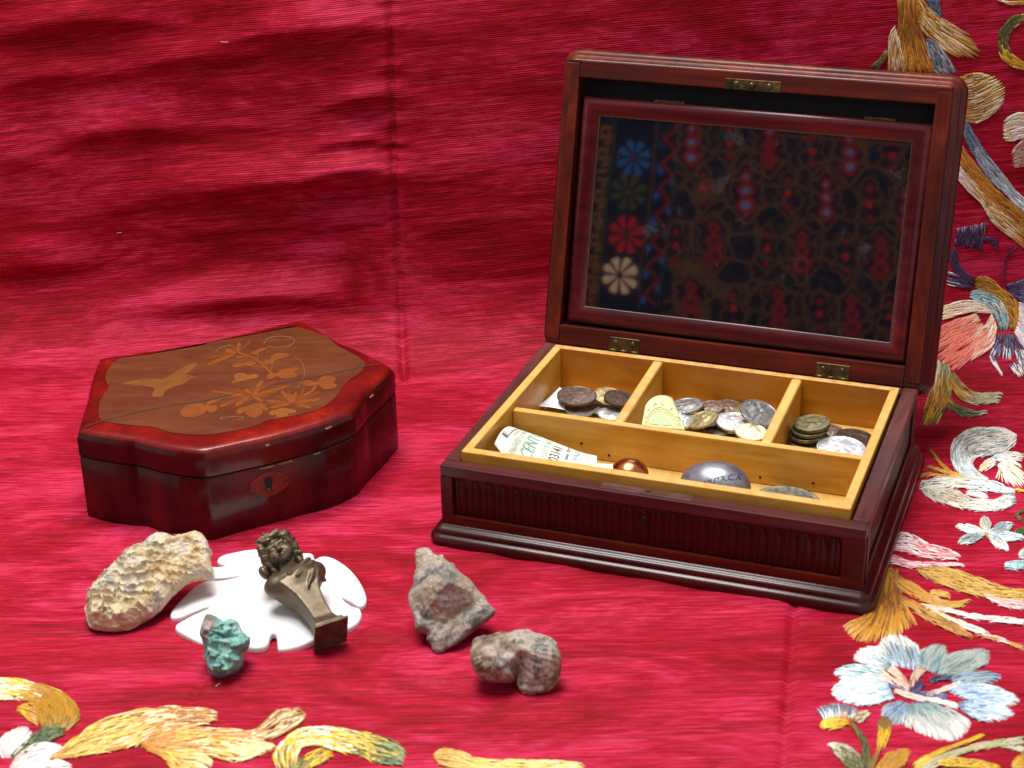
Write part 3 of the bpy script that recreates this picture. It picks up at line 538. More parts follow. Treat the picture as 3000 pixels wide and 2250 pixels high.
rb('stem', zE, [(540, 280), (630, 320), (700, 420), (785, 555)], [(545, 320), (575, 440), (605, 540), (650, 560)], [(0, [GRY, SLT]), (.5, [GRY, SLT, (120, 120, 110)]), (1, [SLT, GRY])], width=5, length=54)
strand('leaf', [(258, 375), (210, 450), (140, 520)], 8, 24, [(0, [OLV, BRN]), (1, [OLV])], zE, width=4.6, length=50)
rb('leaf', zE, [(790, 570), (890, 548), (960, 545)], [(800, 890), (930, 915), (1110, 800)], [(0, [GLD, AMB]), (.5, [GLD, CRM, BRN]), (1, [(236, 200, 110), CRM])], bulge=36, width=5.2, length=60, dens=1.1)
rb('stem', zE, [(835, 890), (880, 955), (930, 1060), (1010, 1170), (1110, 1290), (1210, 1420), (1310, 1510)], [(815, 990), (870, 1110), (920, 1190), (990, 1300), (1080, 1400), (1180, 1500), (1310, 1620)], [(0, [SLT, (90, 106, 130)]), (.4, [SLT, BLU, GRY]), (.7, [AQU, GRY, PBL]), (1, [AQU, WHT])], width=5, length=56)
rb('leaf', zE, [(800, 1060), (880, 1185), (980, 1305), (1080, 1425), (1200, 1535), (1310, 1610)], [(780, 1240), (880, 1345), (980, 1460), (1080, 1550), (1160, 1640), (1310, 1760)], [(0, [AMB, BRN]), (.4, [GLD, AMB]), (.7, [AMB, BRN]), (1, [GLD, AMB])], width=5, length=60)
rb('leaf', zE, [(780, 1225), (860, 1310), (960, 1430), (1080, 1550), (1310, 1740)], [(770, 1320), (850, 1430), (950, 1510), (1040, 1660), (1310, 1880)], [(0, [CRM, WHT]), (.4, [CRM, PCH, GLD]), (.7, [GLD, CRM]), (1, [GLD, AMB])], width=5, length=60, lift=.0008)
rb('leaf', zE, [(1310, 95), (1180, 130), (1102, 220), (1080, 310), (1092, 390), (1150, 480), (1310, 535)], [(1310, 150), (1220, 195), (1172, 255), (1152, 320), (1170, 385), (1225, 438), (1310, 470)], [(0, [OLV, YEL, SLT]), (.3, [(80, 74, 50), OLV]), (.55, [OLV, (90, 80, 40)]), (.75, [GLD, YEL]), (1, [YEL, GLD])], **DF)
rb('petal', zE, [(1320, 845), (1220, 850), (1120, 905)], [(1320, 1010), (1210, 1050), (1120, 1050)], [(0, [PCH, PPK]), (.5, [CRM, WHT]), (1, [CRM, PCH])], width=5.4, length=50)
rb('petal', zE, [(1320, 1000), (1220, 1085), (1180, 1150)], [(1320, 1240), (1260, 1245), (1200, 1250)], [(0, [(200, 150, 140)]), (.5, [(214, 164, 150), (190, 130, 124)]), (1, [PCH, (214, 164, 150)])], width=5.4, length=50)
rb('leaf', zE, [(1060, -10), (1150, 10), (1310, 5)], [(1090, 0), (1180, 34), (1310, 26)], [(0, [GLD, CRM]), (1, [GLD, AMB])], **DF)
# pulled threads lying on the weave
g = np.random.default_rng(5); TV = []; TQ = []
lint = [(666, 118, 0), (348, 682, 10), (640, 2010, 30)]
for px, py, an in lint:
    a = math.radians(an); L_ = g.uniform(5, 13); k = np.linspace(-1, 1, 5)
    qx = px+math.cos(a)*L_*k+g.standard_normal()*3*(k*k-.5); qy = py-math.sin(a)*L_*k+g.standard_normal()*3*(k*k-.5)
    x, s = px_to_xs(qx, qy); Pc, N = surf(x, s, .0006); D = np.gradient(Pc, axis=0); D /= np.linalg.norm(D, axis=1, keepdims=True); sd = np.cross(D, N)*.00016
    b0 = len(TV); TV += list(Pc-sd)+list(Pc+N*.0004)+list(Pc+sd)
    for j in range(4):
        TQ += [[b0+j, b0+5+j, b0+6+j, b0+j+1], [b0+5+j, b0+10+j, b0+11+j, b0+6+j]]
o = fast_mesh('lint_thread', TV, TQ, plain('pale_lint', srgb(240, 190, 150), .6), cloth); tag(o, kind='stuff')
# ================================================================ the open mahogany box
BX, BY, BA, BW, BD, BH, BM, TH = -.0521, 1.1182, -.3574, .30, .2271, .0606, .0137, .2709
bux = np.array([math.cos(BA), math.sin(BA), 0]); buy = np.array([-math.sin(BA), math.cos(BA), 0]); BR3 = np.array([bux, buy, [0, 0, 1.]]); BO = np.array([BX, BY, 0])
bc = BR3@(CAM-BO)
def bz(px, py, z): d = BR3@ray(px, py); return bc+d*((z-bc[2])/d[2])
def by(px, py, y): d = BR3@ray(px, py); return bc+d*((y-bc[1])/d[1])
z2 = Z(1240, 960, 1.4553)
lsin, lcos = math.sin(TH), math.cos(TH)
def lx(v): return [(x, BD+u*lsin+n*lcos, BH+u*lcos-n*lsin) for x, u, n in v]
MAHX = wood('mahogany_lengthwise', (.020, .0013, .0006), (.078, .0060, .0014), (.165, .022, .004), 'x', .42, .07, .2, 60, .70, (.22, .06, .02))
MAHY = wood('mahogany_crosswise', (.020, .0014, .0007), (.074, .0060, .0016), (.165, .022, .004), 'y', .42, .07, .2, 60, .70, (.22, .06, .02))
MAHZ = wood('mahogany_upright', (.022, .0018, .0008), (.092, .0095, .0020), (.19, .032, .005), 'z', .40, .2, .18, 60, .73, (.24, .08, .03))
MAHR = wood('mahogany_worn_rim', (.030, .006, .006), (.080, .017, .015), (.135, .045, .040), 'x', .40, .2, .2, 70, .685, (.22, .08, .05))
MAHRY = wood('mahogany_worn_rim_side', (.035, .008, .008), (.10, .026, .022), (.19, .075, .065), 'y', .40, .2, .2, 70, .685, (.24, .11, .08))
MAHG = wood('mahogany_polished', (.014, .0013, .0008), (.050, .0045, .0015), (.12, .018, .004), 'x', .30, .4, .16, 60, None)
MAHP = wood('mahogany_plum_frame', (.018, .0010, .0020), (.068, .0036, .0055), (.16, .016, .008), 'x', .34, .3, .16, 60, .74, (.30, .10, .04))
BRASS = M('dull_brass'); v = BRASS.co('Object'); f_ = BRASS.noise(v, 160, 5, .7)
BRASS.set(col=BRASS.ramp(f_, [(.35, (.05, .030, .013)), (.55, (.13, .085, .032)), (.75, (.21, .145, .06))]), rough=BRASS.math('ADD', BRASS.math('MULTIPLY', f_, .35), .25), metal=.9); BRASS.bump(f_, .2, .0004); BRASS = BRASS.m
STEEL = plain('old_screw_steel', (.12, .10, .075), .4, .9); BLACK = plain('keyhole_dark', (.004, .003, .003), .8); LINER = plain('lid_recess_shade_dark', (.006, .003, .003), .6)  # LINER: near-black lid board, the recess's shade put into its colour
boxo = empty('wooden_box', (BX, BY, 0), BA, 'open dark mahogany box with fluted sides and mirror inside its raised lid', 'box')
t = .0112
v, f, r = frame_sweep([(-.02, .0), (.0072, .0), (.0086, .0010), (.0092, .0032), (.0088, .0056), (.0074, .0072), (.0056, .0077), (.0052, .0084), (.0056, .0096), (.0050, .0112), (.0032, .0124), (.0016, .0127), (.0012, .0136), (-.003, .0142)], 0, BW, 0, BD, .0012, 3)
mesh('base_moulding', v, f, MAHG, boxo, True).data.polygons
PX0, PX1, PZ0, PZ1 = .0088, .2848, .0212, .0518
front = box('front_panel', .002, BW-.002, .0034, t, BM-.001, BH-.0012, MAHX, boxo, .0004)
box('rail', .0, BW, 0, t, PZ1, BH, MAHR, boxo, .0011, 3); box('rail', .0, BW, 0, .0034, BM-.001, PZ0, MAHX, boxo, .0005)
box('stile', 0, PX0, 0, .0034, PZ0, PZ1, MAHX, boxo, .0003); box('stile', PX1, BW, 0, .0034, PZ0, PZ1, MAHX, boxo, .0003)
box('side_panel', BW-t, BW-.0034, t+.0003, BD-t-.0003, BM-.001, BH-.0012, MAHY, boxo, .0004)
box('rail', BW-t, BW, t+.0003, BD-.0003, PZ1, BH+.0004, MAHRY, boxo, .0011, 3); box('rail', BW-.0034, BW, t+.0003, BD-.0003, BM-.001, PZ0, MAHY, boxo, .0005)
box('stile', BW-.0034, BW, t+.0003, .020, PZ0, PZ1, MAHY, boxo, .0003); box('stile', BW-.0034, BW, .209, BD-.0003, PZ0, PZ1, MAHY, boxo, .0003)
box('side_wall', 0, t, t+.0003, BD-.0003, BM-.001, BH+.0002, MAHRY, boxo, .0011, 3)
box('back_wall', t+.0003, BW-t-.0003, BD-t, BD-.0003, BM-.001, BH, MAHR, boxo, .0009, 2)
box('bottom_board', t, BW-t, t, BD-t, .006, .010, LINER, boxo, 0)
# carved flutes
def flute_mesh(wd, z0, z1, name):
    us = [0, .12, .3, .42, .5, .58, .7, .88, 1]; hs = [0, .0010, .0017, .0012, .0004, .0012, .0017, .0010, 0]
    vs = [0, .04, .35, .7, .86, .95, 1.]; V = []; F_ = []
    for j, vv in enumerate(vs):
        for u_, h_ in zip(us, hs):
            lim = 1-.30*abs(2*u_-1)**2.2 if vv > .5 else 1
            zz = z0+(z1-z0)*(vv*lim if vv > .5 else vv); fade = 1 if 0 < j < len(vs)-1 else .15
            V.append(((u_-.5)*wd*.94, -h_*fade, zz))
    n = len(us)
    for j in range(len(vs)-1):
        for i in range(n-1): F_.append((j*n+i, j*n+i+1, (j+1)*n+i+1, (j+1)*n+i))
    me = bpy.data.meshes.new(name); me.from_pydata(V, [], F_); me.update()
    for p in me.polygons: p.use_smooth = True
    me.materials.append(MAHZD); return me
MAHZD = wood('mahogany_carved', (.013, .0010, .0005), (.060, .0042, .0010), (.13, .015, .003), 'z', .46, .05, .2, 60, .74, (.22, .08, .03))
nf = 27; wf = (PX1-PX0)/nf; fm = flute_mesh(wf, PZ0+.0006, PZ1-.0012, 'flute')
for i in range(nf):
    o = bpy.data.objects.new('flute', fm); COL.objects.link(o); o.parent = boxo; o.location = (PX0+(i+.5)*wf, .0033, 0)
ns_ = 18; ws = (.209-.020)/ns_; fm2 = flute_mesh(ws, PZ0+.0006, PZ1-.0012, 'flute')
for i in range(ns_):
    o = bpy.data.objects.new('flute', fm2); COL.objects.link(o); o.parent = boxo; o.location = (BW-.0033, .020+(i+.5)*ws, 0); o.rotation_euler = (0, 0, math.pi/2)
v, f = lathe([(.0001, 0), (.0021, 0), (.0021, .0012), (.0001, .0012)], 16); k = mesh('keyhole', [(x+.1495, .0002+z-.0012, y+.0428) for x, y, z in v], f, BLACK, boxo)
box('keyhole', .1484, .1506, .0012, .0034, .0372, .0425, BLACK, boxo, 0)
PLT = M('worn_lock_plate'); nn = PLT.noise(PLT.co('Object', (.2, 1, 1)), 300, 4); PLT.set(col=PLT.ramp(nn, [(.35, (.075, .030, .026)), (.65, (.15, .075, .065))]), rough=.38, metal=.35); PLT = PLT.m
lp = box('lock_plate', .1176, .1815, .0026, .0106, BH-.001, BH+.0004, PLT, boxo, .0002)
v, f = lathe([(.0001, 0), (.0024, 0), (.0024, .0003), (.0001, .0003)], 20); mesh('bolt_hole', [(x*1+.1506, y*.8+.0068, BH+.0003+z) for x, y, z in v], f, BLACK, lp)
# lid
lid = mesh('lid', lx([(.004, .004, .0225), (BW-.004, .004, .0225), (BW-.004, BD-.004, .0225), (.004, BD-.004, .0225), (.004, .004, .031), (BW-.004, .004, .031), (BW-.004, BD-.004, .031), (.004, BD-.004, .031)]),
           [(3, 2, 1, 0), (4, 5, 6, 7), (0, 1, 5, 4), (1, 2, 6, 5), (2, 3, 7, 6), (3, 0, 4, 7)], LINER, boxo)
tag(lid, 'raised lid with mirror, leaning back')
def lbox(name, x0, x1, u0, u1, n0, n1, mat, parent, bev=.0006, seg=2):
    o = box(name, x0, x1, u0, u1, n0, n1, mat, parent, bev, seg)
    for v_ in o.data.vertices: v_.co = lx([v_.co])[0]
    o.data.flip_normals(); return o
lbox('stile', 0, .0115, .0036, BD-.0020, -.0001, .022, MAHZ, lid, .0009); lbox('stile', BW-.0115, BW, .0036, BD-.0036, -.0001, .022, MAHZ, lid, .0009)
lbox('rail', .0118, BW-.0002, BD-.0135, BD, 0, .022, MAHX, lid, .0009); lbox('rail', .0118, BW-.0118, .0, .0160, 0, .022, MAHX, lid, .0009)
lbox('rail', 0, .0117, .0005, .0034, 0, .022, MAHX, lid, .0004); lbox('rail', BW-.0117, BW, .0005, .0034, 0, .022, MAHX, lid, .0004)
lbox('rail', 0, .0117, BD-.0018, BD, 0, .022, MAHX, lid, .0004)
v, f, r = frame_sweep([(-.006, .0085), (.0002, .0090), (.0012, .0100), (.0016, .0125), (.0036, .0135), (.0050, .0155), (.0048, .0182), (.0046, .0192), (.0066, .0200), (.0084, .0225), (.0090, .0262), (.0082, .0296), (.0050, .0316), (-.01, .0322), (-.02, .0322)], 0, BW, 0, BD, .0045, 6)
f.append(tuple(range(len(v)-r, len(v)))); mo = mesh('moulding', lx(v), f, MAHZ, lid, True)
v, f, r = frame_sweep([(-.0150, .0104), (-.0146, .0078), (-.0130, .0066), (-.0105, .0052), (-.0060, .0038), (-.0025, .0042), (-.0006, .0058), (0, .0085), (0, .0150), (-.004, .0150)], .0145, .2882, .0176, .1990)
mf_ = mesh('mirror_frame', lx(v), f, MAHP, lid, True)
for p in mf_.data.polygons: p.use_smooth = True
m = M('aged_mirror'); v0 = m.co('Object'); dust = m.noise(v0, 34, 5, .7); sm = m.ramp(dust, [(.60, (0, 0, 0)), (.80, (1, 1, 1))]); sc = m.ramp(m.noise(m.co('Object', (1, 1, .2), (0, .5, 0)), 260, 3, .6), [(.70, (0, 0, 0)), (.76, (1, 1, 1))])
df = m.n('ShaderNodeBsdfDiffuse'); df.inputs[0].default_value = (.30, .31, .33, 1); mx = m.n('ShaderNodeMixShader')
m.set(col=(.26, .27, .29), metal=1., rough=.026); m.bump(m.noise(v0, 22, 1), .012, .004)
m.l(m.math('MULTIPLY', m.math('ADD', m.math('MULTIPLY', sm, .16), m.math('ADD', m.math('MULTIPLY', sc, .07), .012)), 1.), mx.inputs[0]); m.l(m.b.outputs[0], mx.inputs[1]); m.l(df.outputs[0], mx.inputs[2])
m.l(mx.outputs[0], m.t.nodes['Material Output'].inputs[0])
gx0, gx1, gu0, gu1 = .0290, .2737, .0320, .1846
mesh('mirror', lx([(gx0, gu0, .0082), (gx1, gu0, .0082), (gx1, gu1, .0082), (gx0, gu1, .0082), (gx0, gu0, .0110), (gx1, gu0, .0110), (gx1, gu1, .0110), (gx0, gu1, .0110)]), [(0, 1, 2, 3), (7, 6, 5, 4), (1, 0, 4, 5), (2, 1, 5, 6), (3, 2, 6, 7), (0, 3, 7, 4)], m.m, lid)
EDGE = plain('glass_bevel_edge', (.07, .05, .03), .3)
for a_, b_, c_, d_ in ((gx0-.0006, gx1+.0006, gu0-.0007, gu0), (gx0-.0006, gx1+.0006, gu1, gu1+.0006), (gx0-.0006, gx0, gu0, gu1), (gx1, gx1+.0006, gu0, gu1)): lbox('glazing_bead', a_, b_, c_, d_, .0072, .0090, EDGE, lid, .0002, 1)
def screw(name, x, u, n, rr, ang, parent):
    vv, ff = lathe([(.0001, 0), (rr, 0), (rr, -.0004), (rr*.8, -.0007), (.0001, -.0008)], 16); o = mesh(name, lx([(x+a, u+b, n+c) for a, b, c in vv]), ff, STEEL, parent, True)
    ca, sa = math.cos(ang), math.sin(ang); q = [(-rr*.9, -.00022), (rr*.9, -.00022), (rr*.9, .00022), (-rr*.9, .00022)]
    mesh('screw_slot', lx([(x+a*ca-b*sa, u+a*sa+b*ca, n-.00085) for a, b in q]), [(3, 2, 1, 0)], BLACK, parent)
sp = lbox('strike_plate', .1293, .1722, .2134, .2214, -.0006, .0002, BRASS, lid, .0002, 1)
screw('screw', .1378, .2176, -.0006, .0022, .05, lid); screw('screw', .1632, .2174, -.0006, .0022, 2.4, lid)
v, f = lathe([(.0001, 0), (.0019, 0), (.0019, -.0030), (.0014, -.0036), (.0001, -.0040)], 16); mesh('catch_pin', lx([(x+.1503, y+.2177, z-.0006) for x, y, z in v]), f, BRASS, lid, True)
for hx0, hx1 in ((.0544, .0792), (.2213, .2470)):
    lbox('hinge', hx0, hx1, .0016, .0112, -.0006, .0002, BRASS, lid, .0002, 1)
    screw('screw', hx0+.0055, .0070, -.0006, .0019, .8, lid); screw('screw', hx1-.0055, .0072, -.0006, .0019, 2.2, lid)
    for q in range(3):
        a0 = hx0-.001+(hx1-hx0+.002)*q/3; a1 = a0+(hx1-hx0+.002)/3-.0003; vv, ff = lathe([(.0001, a0), (.0013, a0), (.0013, a1), (.0001, a1)], 14)
        mesh('hinge_knuckle', lx([(c, a+.0007, b-.0010) for a, b, c in vv]), ff, BRASS, lid, True)
for hx in (.072, .236): lbox('hinge', hx, hx+.024, .1988, .2006, .0080, .0150, BRASS, lid, .0002, 1)
# ================================================================ lift-out tray
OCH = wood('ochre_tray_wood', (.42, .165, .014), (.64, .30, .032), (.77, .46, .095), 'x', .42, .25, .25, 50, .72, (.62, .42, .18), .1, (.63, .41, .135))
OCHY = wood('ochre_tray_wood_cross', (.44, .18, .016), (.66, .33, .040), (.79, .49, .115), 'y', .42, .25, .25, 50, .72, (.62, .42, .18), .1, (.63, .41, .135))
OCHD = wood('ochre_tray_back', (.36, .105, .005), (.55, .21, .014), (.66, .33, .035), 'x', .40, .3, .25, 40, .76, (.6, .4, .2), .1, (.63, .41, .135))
tray = empty('wooden_tray', (BX, BY, 0), BA, 'ochre wooden coin tray with four compartments inside the open box', 'tray')
TX0, TX1, TY0, TY1, TF = .0110, .2868, .0136, .2220, .0280
def ttop(y): return BH+.0062+(.0018-.0062)*(y-TY0)/(TY1-TY0)
def tbox(name, x0, x1, y0, y1, mat, par, ztop=None, bev=.001, seg=3, z0=.0245):
    o = box(name, x0, x1, y0, y1, z0, .06, mat, par, bev, seg)
    for v_ in o.data.vertices:
        if v_.co.z > .045: v_.co.z += (ttop(v_.co.y) if ztop is None else ztop(v_.co.y))-.06
    return o
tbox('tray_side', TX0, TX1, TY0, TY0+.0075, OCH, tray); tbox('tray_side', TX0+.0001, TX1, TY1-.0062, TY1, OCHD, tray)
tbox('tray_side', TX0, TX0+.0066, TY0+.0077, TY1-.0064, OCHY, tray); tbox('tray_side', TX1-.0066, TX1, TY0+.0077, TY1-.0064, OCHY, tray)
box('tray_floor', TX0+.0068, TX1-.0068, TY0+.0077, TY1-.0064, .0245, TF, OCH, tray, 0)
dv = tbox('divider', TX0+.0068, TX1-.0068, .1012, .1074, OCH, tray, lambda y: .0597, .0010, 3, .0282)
for nx_, nz_ in ((.0935, .0335), (.2075, .0335), (.246, .035), (.072, .040)):
    v, f = lathe([(.0001, 0), (.0011, 0), (.0008, .0005), (.0001, .0006)], 10); mesh('nail_head', [(x+nx_, .1012-z, y+nz_) for x, y, z in v], f, BLACK, dv)
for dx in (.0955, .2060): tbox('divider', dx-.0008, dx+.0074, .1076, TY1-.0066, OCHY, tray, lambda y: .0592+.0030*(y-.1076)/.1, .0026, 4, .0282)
# ================================================================ coins
def metal(name, c0, c1, rough=.35, spot=90):
    m_ = M(name); nz = m_.noise(m_.co('Object'), spot*3, 5, .65); m_.set(col=m_.ramp(nz, [(.35, c0), (.62, c1)]), rough=m_.math('ADD', m_.math('MULTIPLY', nz, .25), rough-.05), metal=.8); m_.bump(nz, .15, .0002); return m_.m
CM = {'brown': metal('brown_bronze_coin', (.10, .062, .048), (.24, .17, .14), .42), 'dark': metal('dark_bronze_coin', (.055, .032, .022), (.12, .078, .055), .5), 'silver': metal('dull_silver_coin', (.21, .205, .20), (.40, .39, .38), .34),
      'olive': metal('olive_brass_coin', (.085, .070, .030), (.22, .19, .095), .4), 'brass': metal('pale_brass_coin', (.30, .23, .10), (.52, .43, .23), .36), 'alu': metal('bright_aluminium_coin', (.52, .53, .54), (.76, .76, .77), .34),
      'gold': metal('pale_gold_coin', (.75, .62, .36), (.93, .83, .58), .36), 'rosy': metal('rosy_bronze_coin', (.18, .115, .09), (.38, .28, .23), .36), 'grey': metal('grey_green_medal', (.15, .15, .12), (.36, .36, .29), .42)}
def coin_mesh(dia, th, seed, relief=.0006):
    g_ = np.random.default_rng(seed); R_ = dia/2; nA, rr = 56, [0, .16, .3, .44, .56, .68, .78, .85, .90, .93]
    V = []; F_ = []; pr_ = [(R_*.985, -th/2), (R_, -th/2+.0002), (R_, th/2-.0002), (R_*.985, th/2), (R_*.945, th/2)]
    for r_, z_ in pr_:
        for i in range(nA): a = 2*math.pi*i/nA; V.append((r_*math.cos(a), r_*math.sin(a), z_))
    for q in reversed(rr[1:]):
        for i in range(nA):
            a = 2*math.pi*i/nA; x_, y_ = q*math.cos(a), q*math.sin(a)
            por = max(0, 1-((x_*1.25)**2+(y_*.95)**2)*2.2); h_ = relief*(1.2*math.sqrt(por)*(1+.8*float(fbm(np.array(x_*5), np.array(y_*5), np.array(seed*1.), 2, seed)))-.3)
            if .74 < q < .9: h_ = relief*(.7*(math.sin(a*19+seed) > .1)-.5)
            V.append((R_*x_*.985, R_*y_*.985, th/2-.00025+h_*.7))
    V.append((0, 0, th/2-.00025+relief*.5)); nr = len(pr_)+len(rr)-1
    for j in range(nr-1):
        for i in range(nA): i2 = (i+1) % nA; F_.append((j*nA+i, j*nA+i2, (j+1)*nA+i2, (j+1)*nA+i))
    for i in range(nA): F_.append(((nr-1)*nA+i, (nr-1)*nA+(i+1) % nA, len(V)-1))
    F_.append(tuple(range(nA-1, -1, -1)))
    me = bpy.data.meshes.new('coin'); me.from_pydata(V, [], F_); me.update()
    for p in me.polygons: p.use_smooth = len(p.vertices) < 10
    try: me.set_sharp_from_angle(angle=math.radians(35))
    except Exception: pass
    return me
GC = 'old coins lying loose in the tray compartments'
def coin(zp, z, dia, mat, tx, ty, label, th=.0019, rz=0., seed=None, txt=None):
    p = bz(*z2(*zp), z); dia *= 1.05; me = coin_mesh(dia, th, seed if seed is not None else int(zp[0]*3+zp[1]))
    o = link('coin', me, CM[mat]); tag(o, label, 'coin', GC)
    Mx = Matrix.Translation(BO) @ Matrix.Rotation(BA, 4, 'Z') @ Matrix.Translation(p) @ Matrix.Rotation(math.radians(tx*.35), 4, 'X') @ Matrix.Rotation(math.radians(ty*.8), 4, 'Y') @ Matrix.Rotation(rz, 4, 'Z')
    o.matrix_world = Mx
    if txt:
        s_, kind, size, a0 = txt
        if kind == 'arc':
            for i, ch in enumerate(s_):
                if ch == ' ': continue
                me2 = text_mesh(ch, size, .00012); a = a0-(i-(len(s_)-1)/2)*size*.85/(dia*.40)
                for v_ in me2.vertices: x_, y_ = v_.co.x, v_.co.y; rr_ = dia*.40+y_; aa = a-x_/(dia*.40); v_.co = (rr_*math.cos(aa), rr_*math.sin(aa), th/2+.0001+v_.co.z)
                q = link('letter', me2, CM[mat], o)
        else:
            me2 = text_mesh(s_, size, .00015)
            for v_ in me2.vertices: x_, y_ = v_.co.x+kind[0]*dia, v_.co.y+kind[1]*dia; ca, sa = math.cos(a0), math.sin(a0); v_.co = (x_*ca-y_*sa, x_*sa+y_*ca, th/2+.0003+v_.co.z)
            link('lettering', me2, CM[mat], o)
    return o
coin((840, 352), .0295, .025, 'silver', 0, 0, 'silver coin flat on the floor under the tilted dark coin, left rear compartment')
coin((670, 346), .0325, .024, 'silver', 3, 4, 'worn dull silver coin half under the large brown coin and white tag')
coin((768, 335), .0325, .025, 'silver', 8, -6, 'shaded grey coin under the large brown coin, left rear compartment', txt=('NEN', 'arc', .0028, -.6))
coin((805, 368), .0330, .021, 'alu', 6, 0, 'small bright coin beside the left cross divider, behind the long divider')
coin((790, 292), .0385, .024, 'brass', 10, 8, 'brass coin leaning between the large brown coin and a dark coin')
coin((655, 291), .0400, .0300, 'brown', 4, 2, 'large brown bronze coin with portrait resting on the white tag', th=.0021)
coin((836, 302), .0405, .0235, 'dark', 4, 10, 'plain dark brown coin touching the left cross divider')
coin((1300, 340), .0350, .0215, 'rosy', 12, 4, 'rosy bronze coin against the back wall, middle compartment')
coin((1355, 352), .0345, .0200, 'brass', 4, 0, 'brass coin mostly hidden behind the aluminium coin, middle compartment')
coin((1222, 342), .0375, .0215, 'rosy', 10, -8, 'brownish coin with rim letters between two silver coins, middle compartment')
coin((1122, 334), .0400, .0255, 'silver', 4, -10, 'tilted silver coin with ridged edge behind the small curled banknote')
coin((1250, 435), .0315, .0200, 'silver', 0, 0, 'small shaded coin under the brass and aluminium coins, middle compartment')
coin((1112, 394), .0375, .0185, 'alu', 16, 16, 'small aluminium coin reading ITAL beside the curled banknote', txt=('ITALIA', 'arc', .0027, .35))
coin((1215, 388), .0345, .0245, 'alu', 8, -12, 'white metal coin showing as a rim under the tilted brass coin')
coin((1190, 392), .0395, .0240, 'brass', 18, -22, 'pale brass coin tilted on edge in the middle compartment')
coin((1320, 418), .0325, .0240, 'silver', 0, 0, 'coin seen only as a dark edge under the bright aluminium coin')
coin((1325, 402), .0365, .0275, 'alu', 4, 2, 'bright aluminium coin with L.50 numerals, middle compartment', txt=('L50', (.12, .20), .0046, 1.45))
coin((1432, 365), .0450, .0285, 'silver', 26, 22, 'large silver coin propped steeply against the right cross divider', th=.0024, txt=('10', (-.28, .20), .0058, -.2))
coin((1402, 436), .0380, .0270, 'alu', 10, 6, 'silver ringed coin under the pale gold coin near the right divider')
coin((1398, 446), .0408, .0230, 'gold', 10, 6, 'pale gold coin beside the right cross divider, middle compartment')
coin((1636, 486), .0325, .0250, 'silver', 0, 0, 'silver coin under the stack of three olive coins')
coin((1640, 452), .0378, .0270, 'olive', 6, -8, 'lowest olive coin of the three in the stack', th=.0026)
coin((1648, 432), .0415, .0262, 'olive', 5, -7, 'middle olive coin of the three in the stack', th=.0024)
coin((1657, 410), .0448, .0262, 'olive', 5, -7, 'topmost olive coin of the three in the stack', th=.0026, seed=1)
coin((1742, 442), .0315, .0180, 'rosy', 6, 6, 'small rosy bronze coin right of the olive stack')
coin((1700, 480), .0295, .0180, 'silver', 0, 0, 'small grey coin between the olive stack and the white coin')
coin((1838, 470), .0310, .0270, 'dark', 0, 3, 'lower of two plain dark brown coins in the right compartment')
coin((1835, 490), .0335, .0270, 'dark', 4, 4, 'upper of two plain dark brown coins in the right compartment')
coin((1782, 517), .0365, .0345, 'alu', 6, 2, 'large white coin at the front of the right compartment', th=.0022)
md = coin((1548, 752), .0300, .0470, 'grey', 0, 2, 'large grey green medal lying in the front compartment', th=.0032, rz=.4); md.name = 'medal'; md['category'] = 'medal'; del md['group']
# ================================================================ metal eggs
def ellipsoid(name, c, r, mat, label, cat, taper=0., rough_=0):
    bm = bmesh.new(); bmesh.ops.create_uvsphere(bm, u_segments=48, v_segments=32, radius=1)
    for v_ in bm.verts:
        k_ = 1+taper*v_.co.x; v_.co = (v_.co.x*r[0], v_.co.y*r[1]*k_, v_.co.z*r[2]*k_)
    o = bm_obj(name, bm, mat, None, True); o.matrix_world = Matrix.Translation(BO) @ Matrix.Rotation(BA, 4, 'Z') @ Matrix.Translation(c); return tag(o, label, cat)
COPPER = M('polished_copper'); nz = COPPER.noise(COPPER.co('Object'), 300, 3); COPPER.set(col=COPPER.ramp(nz, [(.3, (.50, .16, .055)), (.7, (.66, .25, .10))]), metal=1., rough=COPPER.math('ADD', COPPER.math('MULTIPLY', nz, .1), .20))
LEAD = M('grey_lead'); nz = LEAD.noise(LEAD.co('Object'), 110, 5, .65); LEAD.set(col=LEAD.ramp(nz, [(.3, (.20, .20, .22)), (.65, (.36, .36, .40))]), metal=.8, rough=LEAD.math('ADD', LEAD.math('MULTIPLY', nz, .2), .30)); LEAD.bump(nz, .1, .0004)
pc = bz(*z2(878, 628), TF+.0122); ellipsoid('copper_egg', pc, (.0142, .0128, .0122), COPPER.m, 'shiny copper egg in the front compartment beside the long banknote', 'egg', .05)
er = (.0252, .0175, .0170); pe = bz(*z2(1245, 672), TF+er[2]*1.02)
egg = ellipsoid('lead_egg', pe, er, LEAD.m, 'large grey metal egg stamped with letters in the front compartment', 'egg', .10)
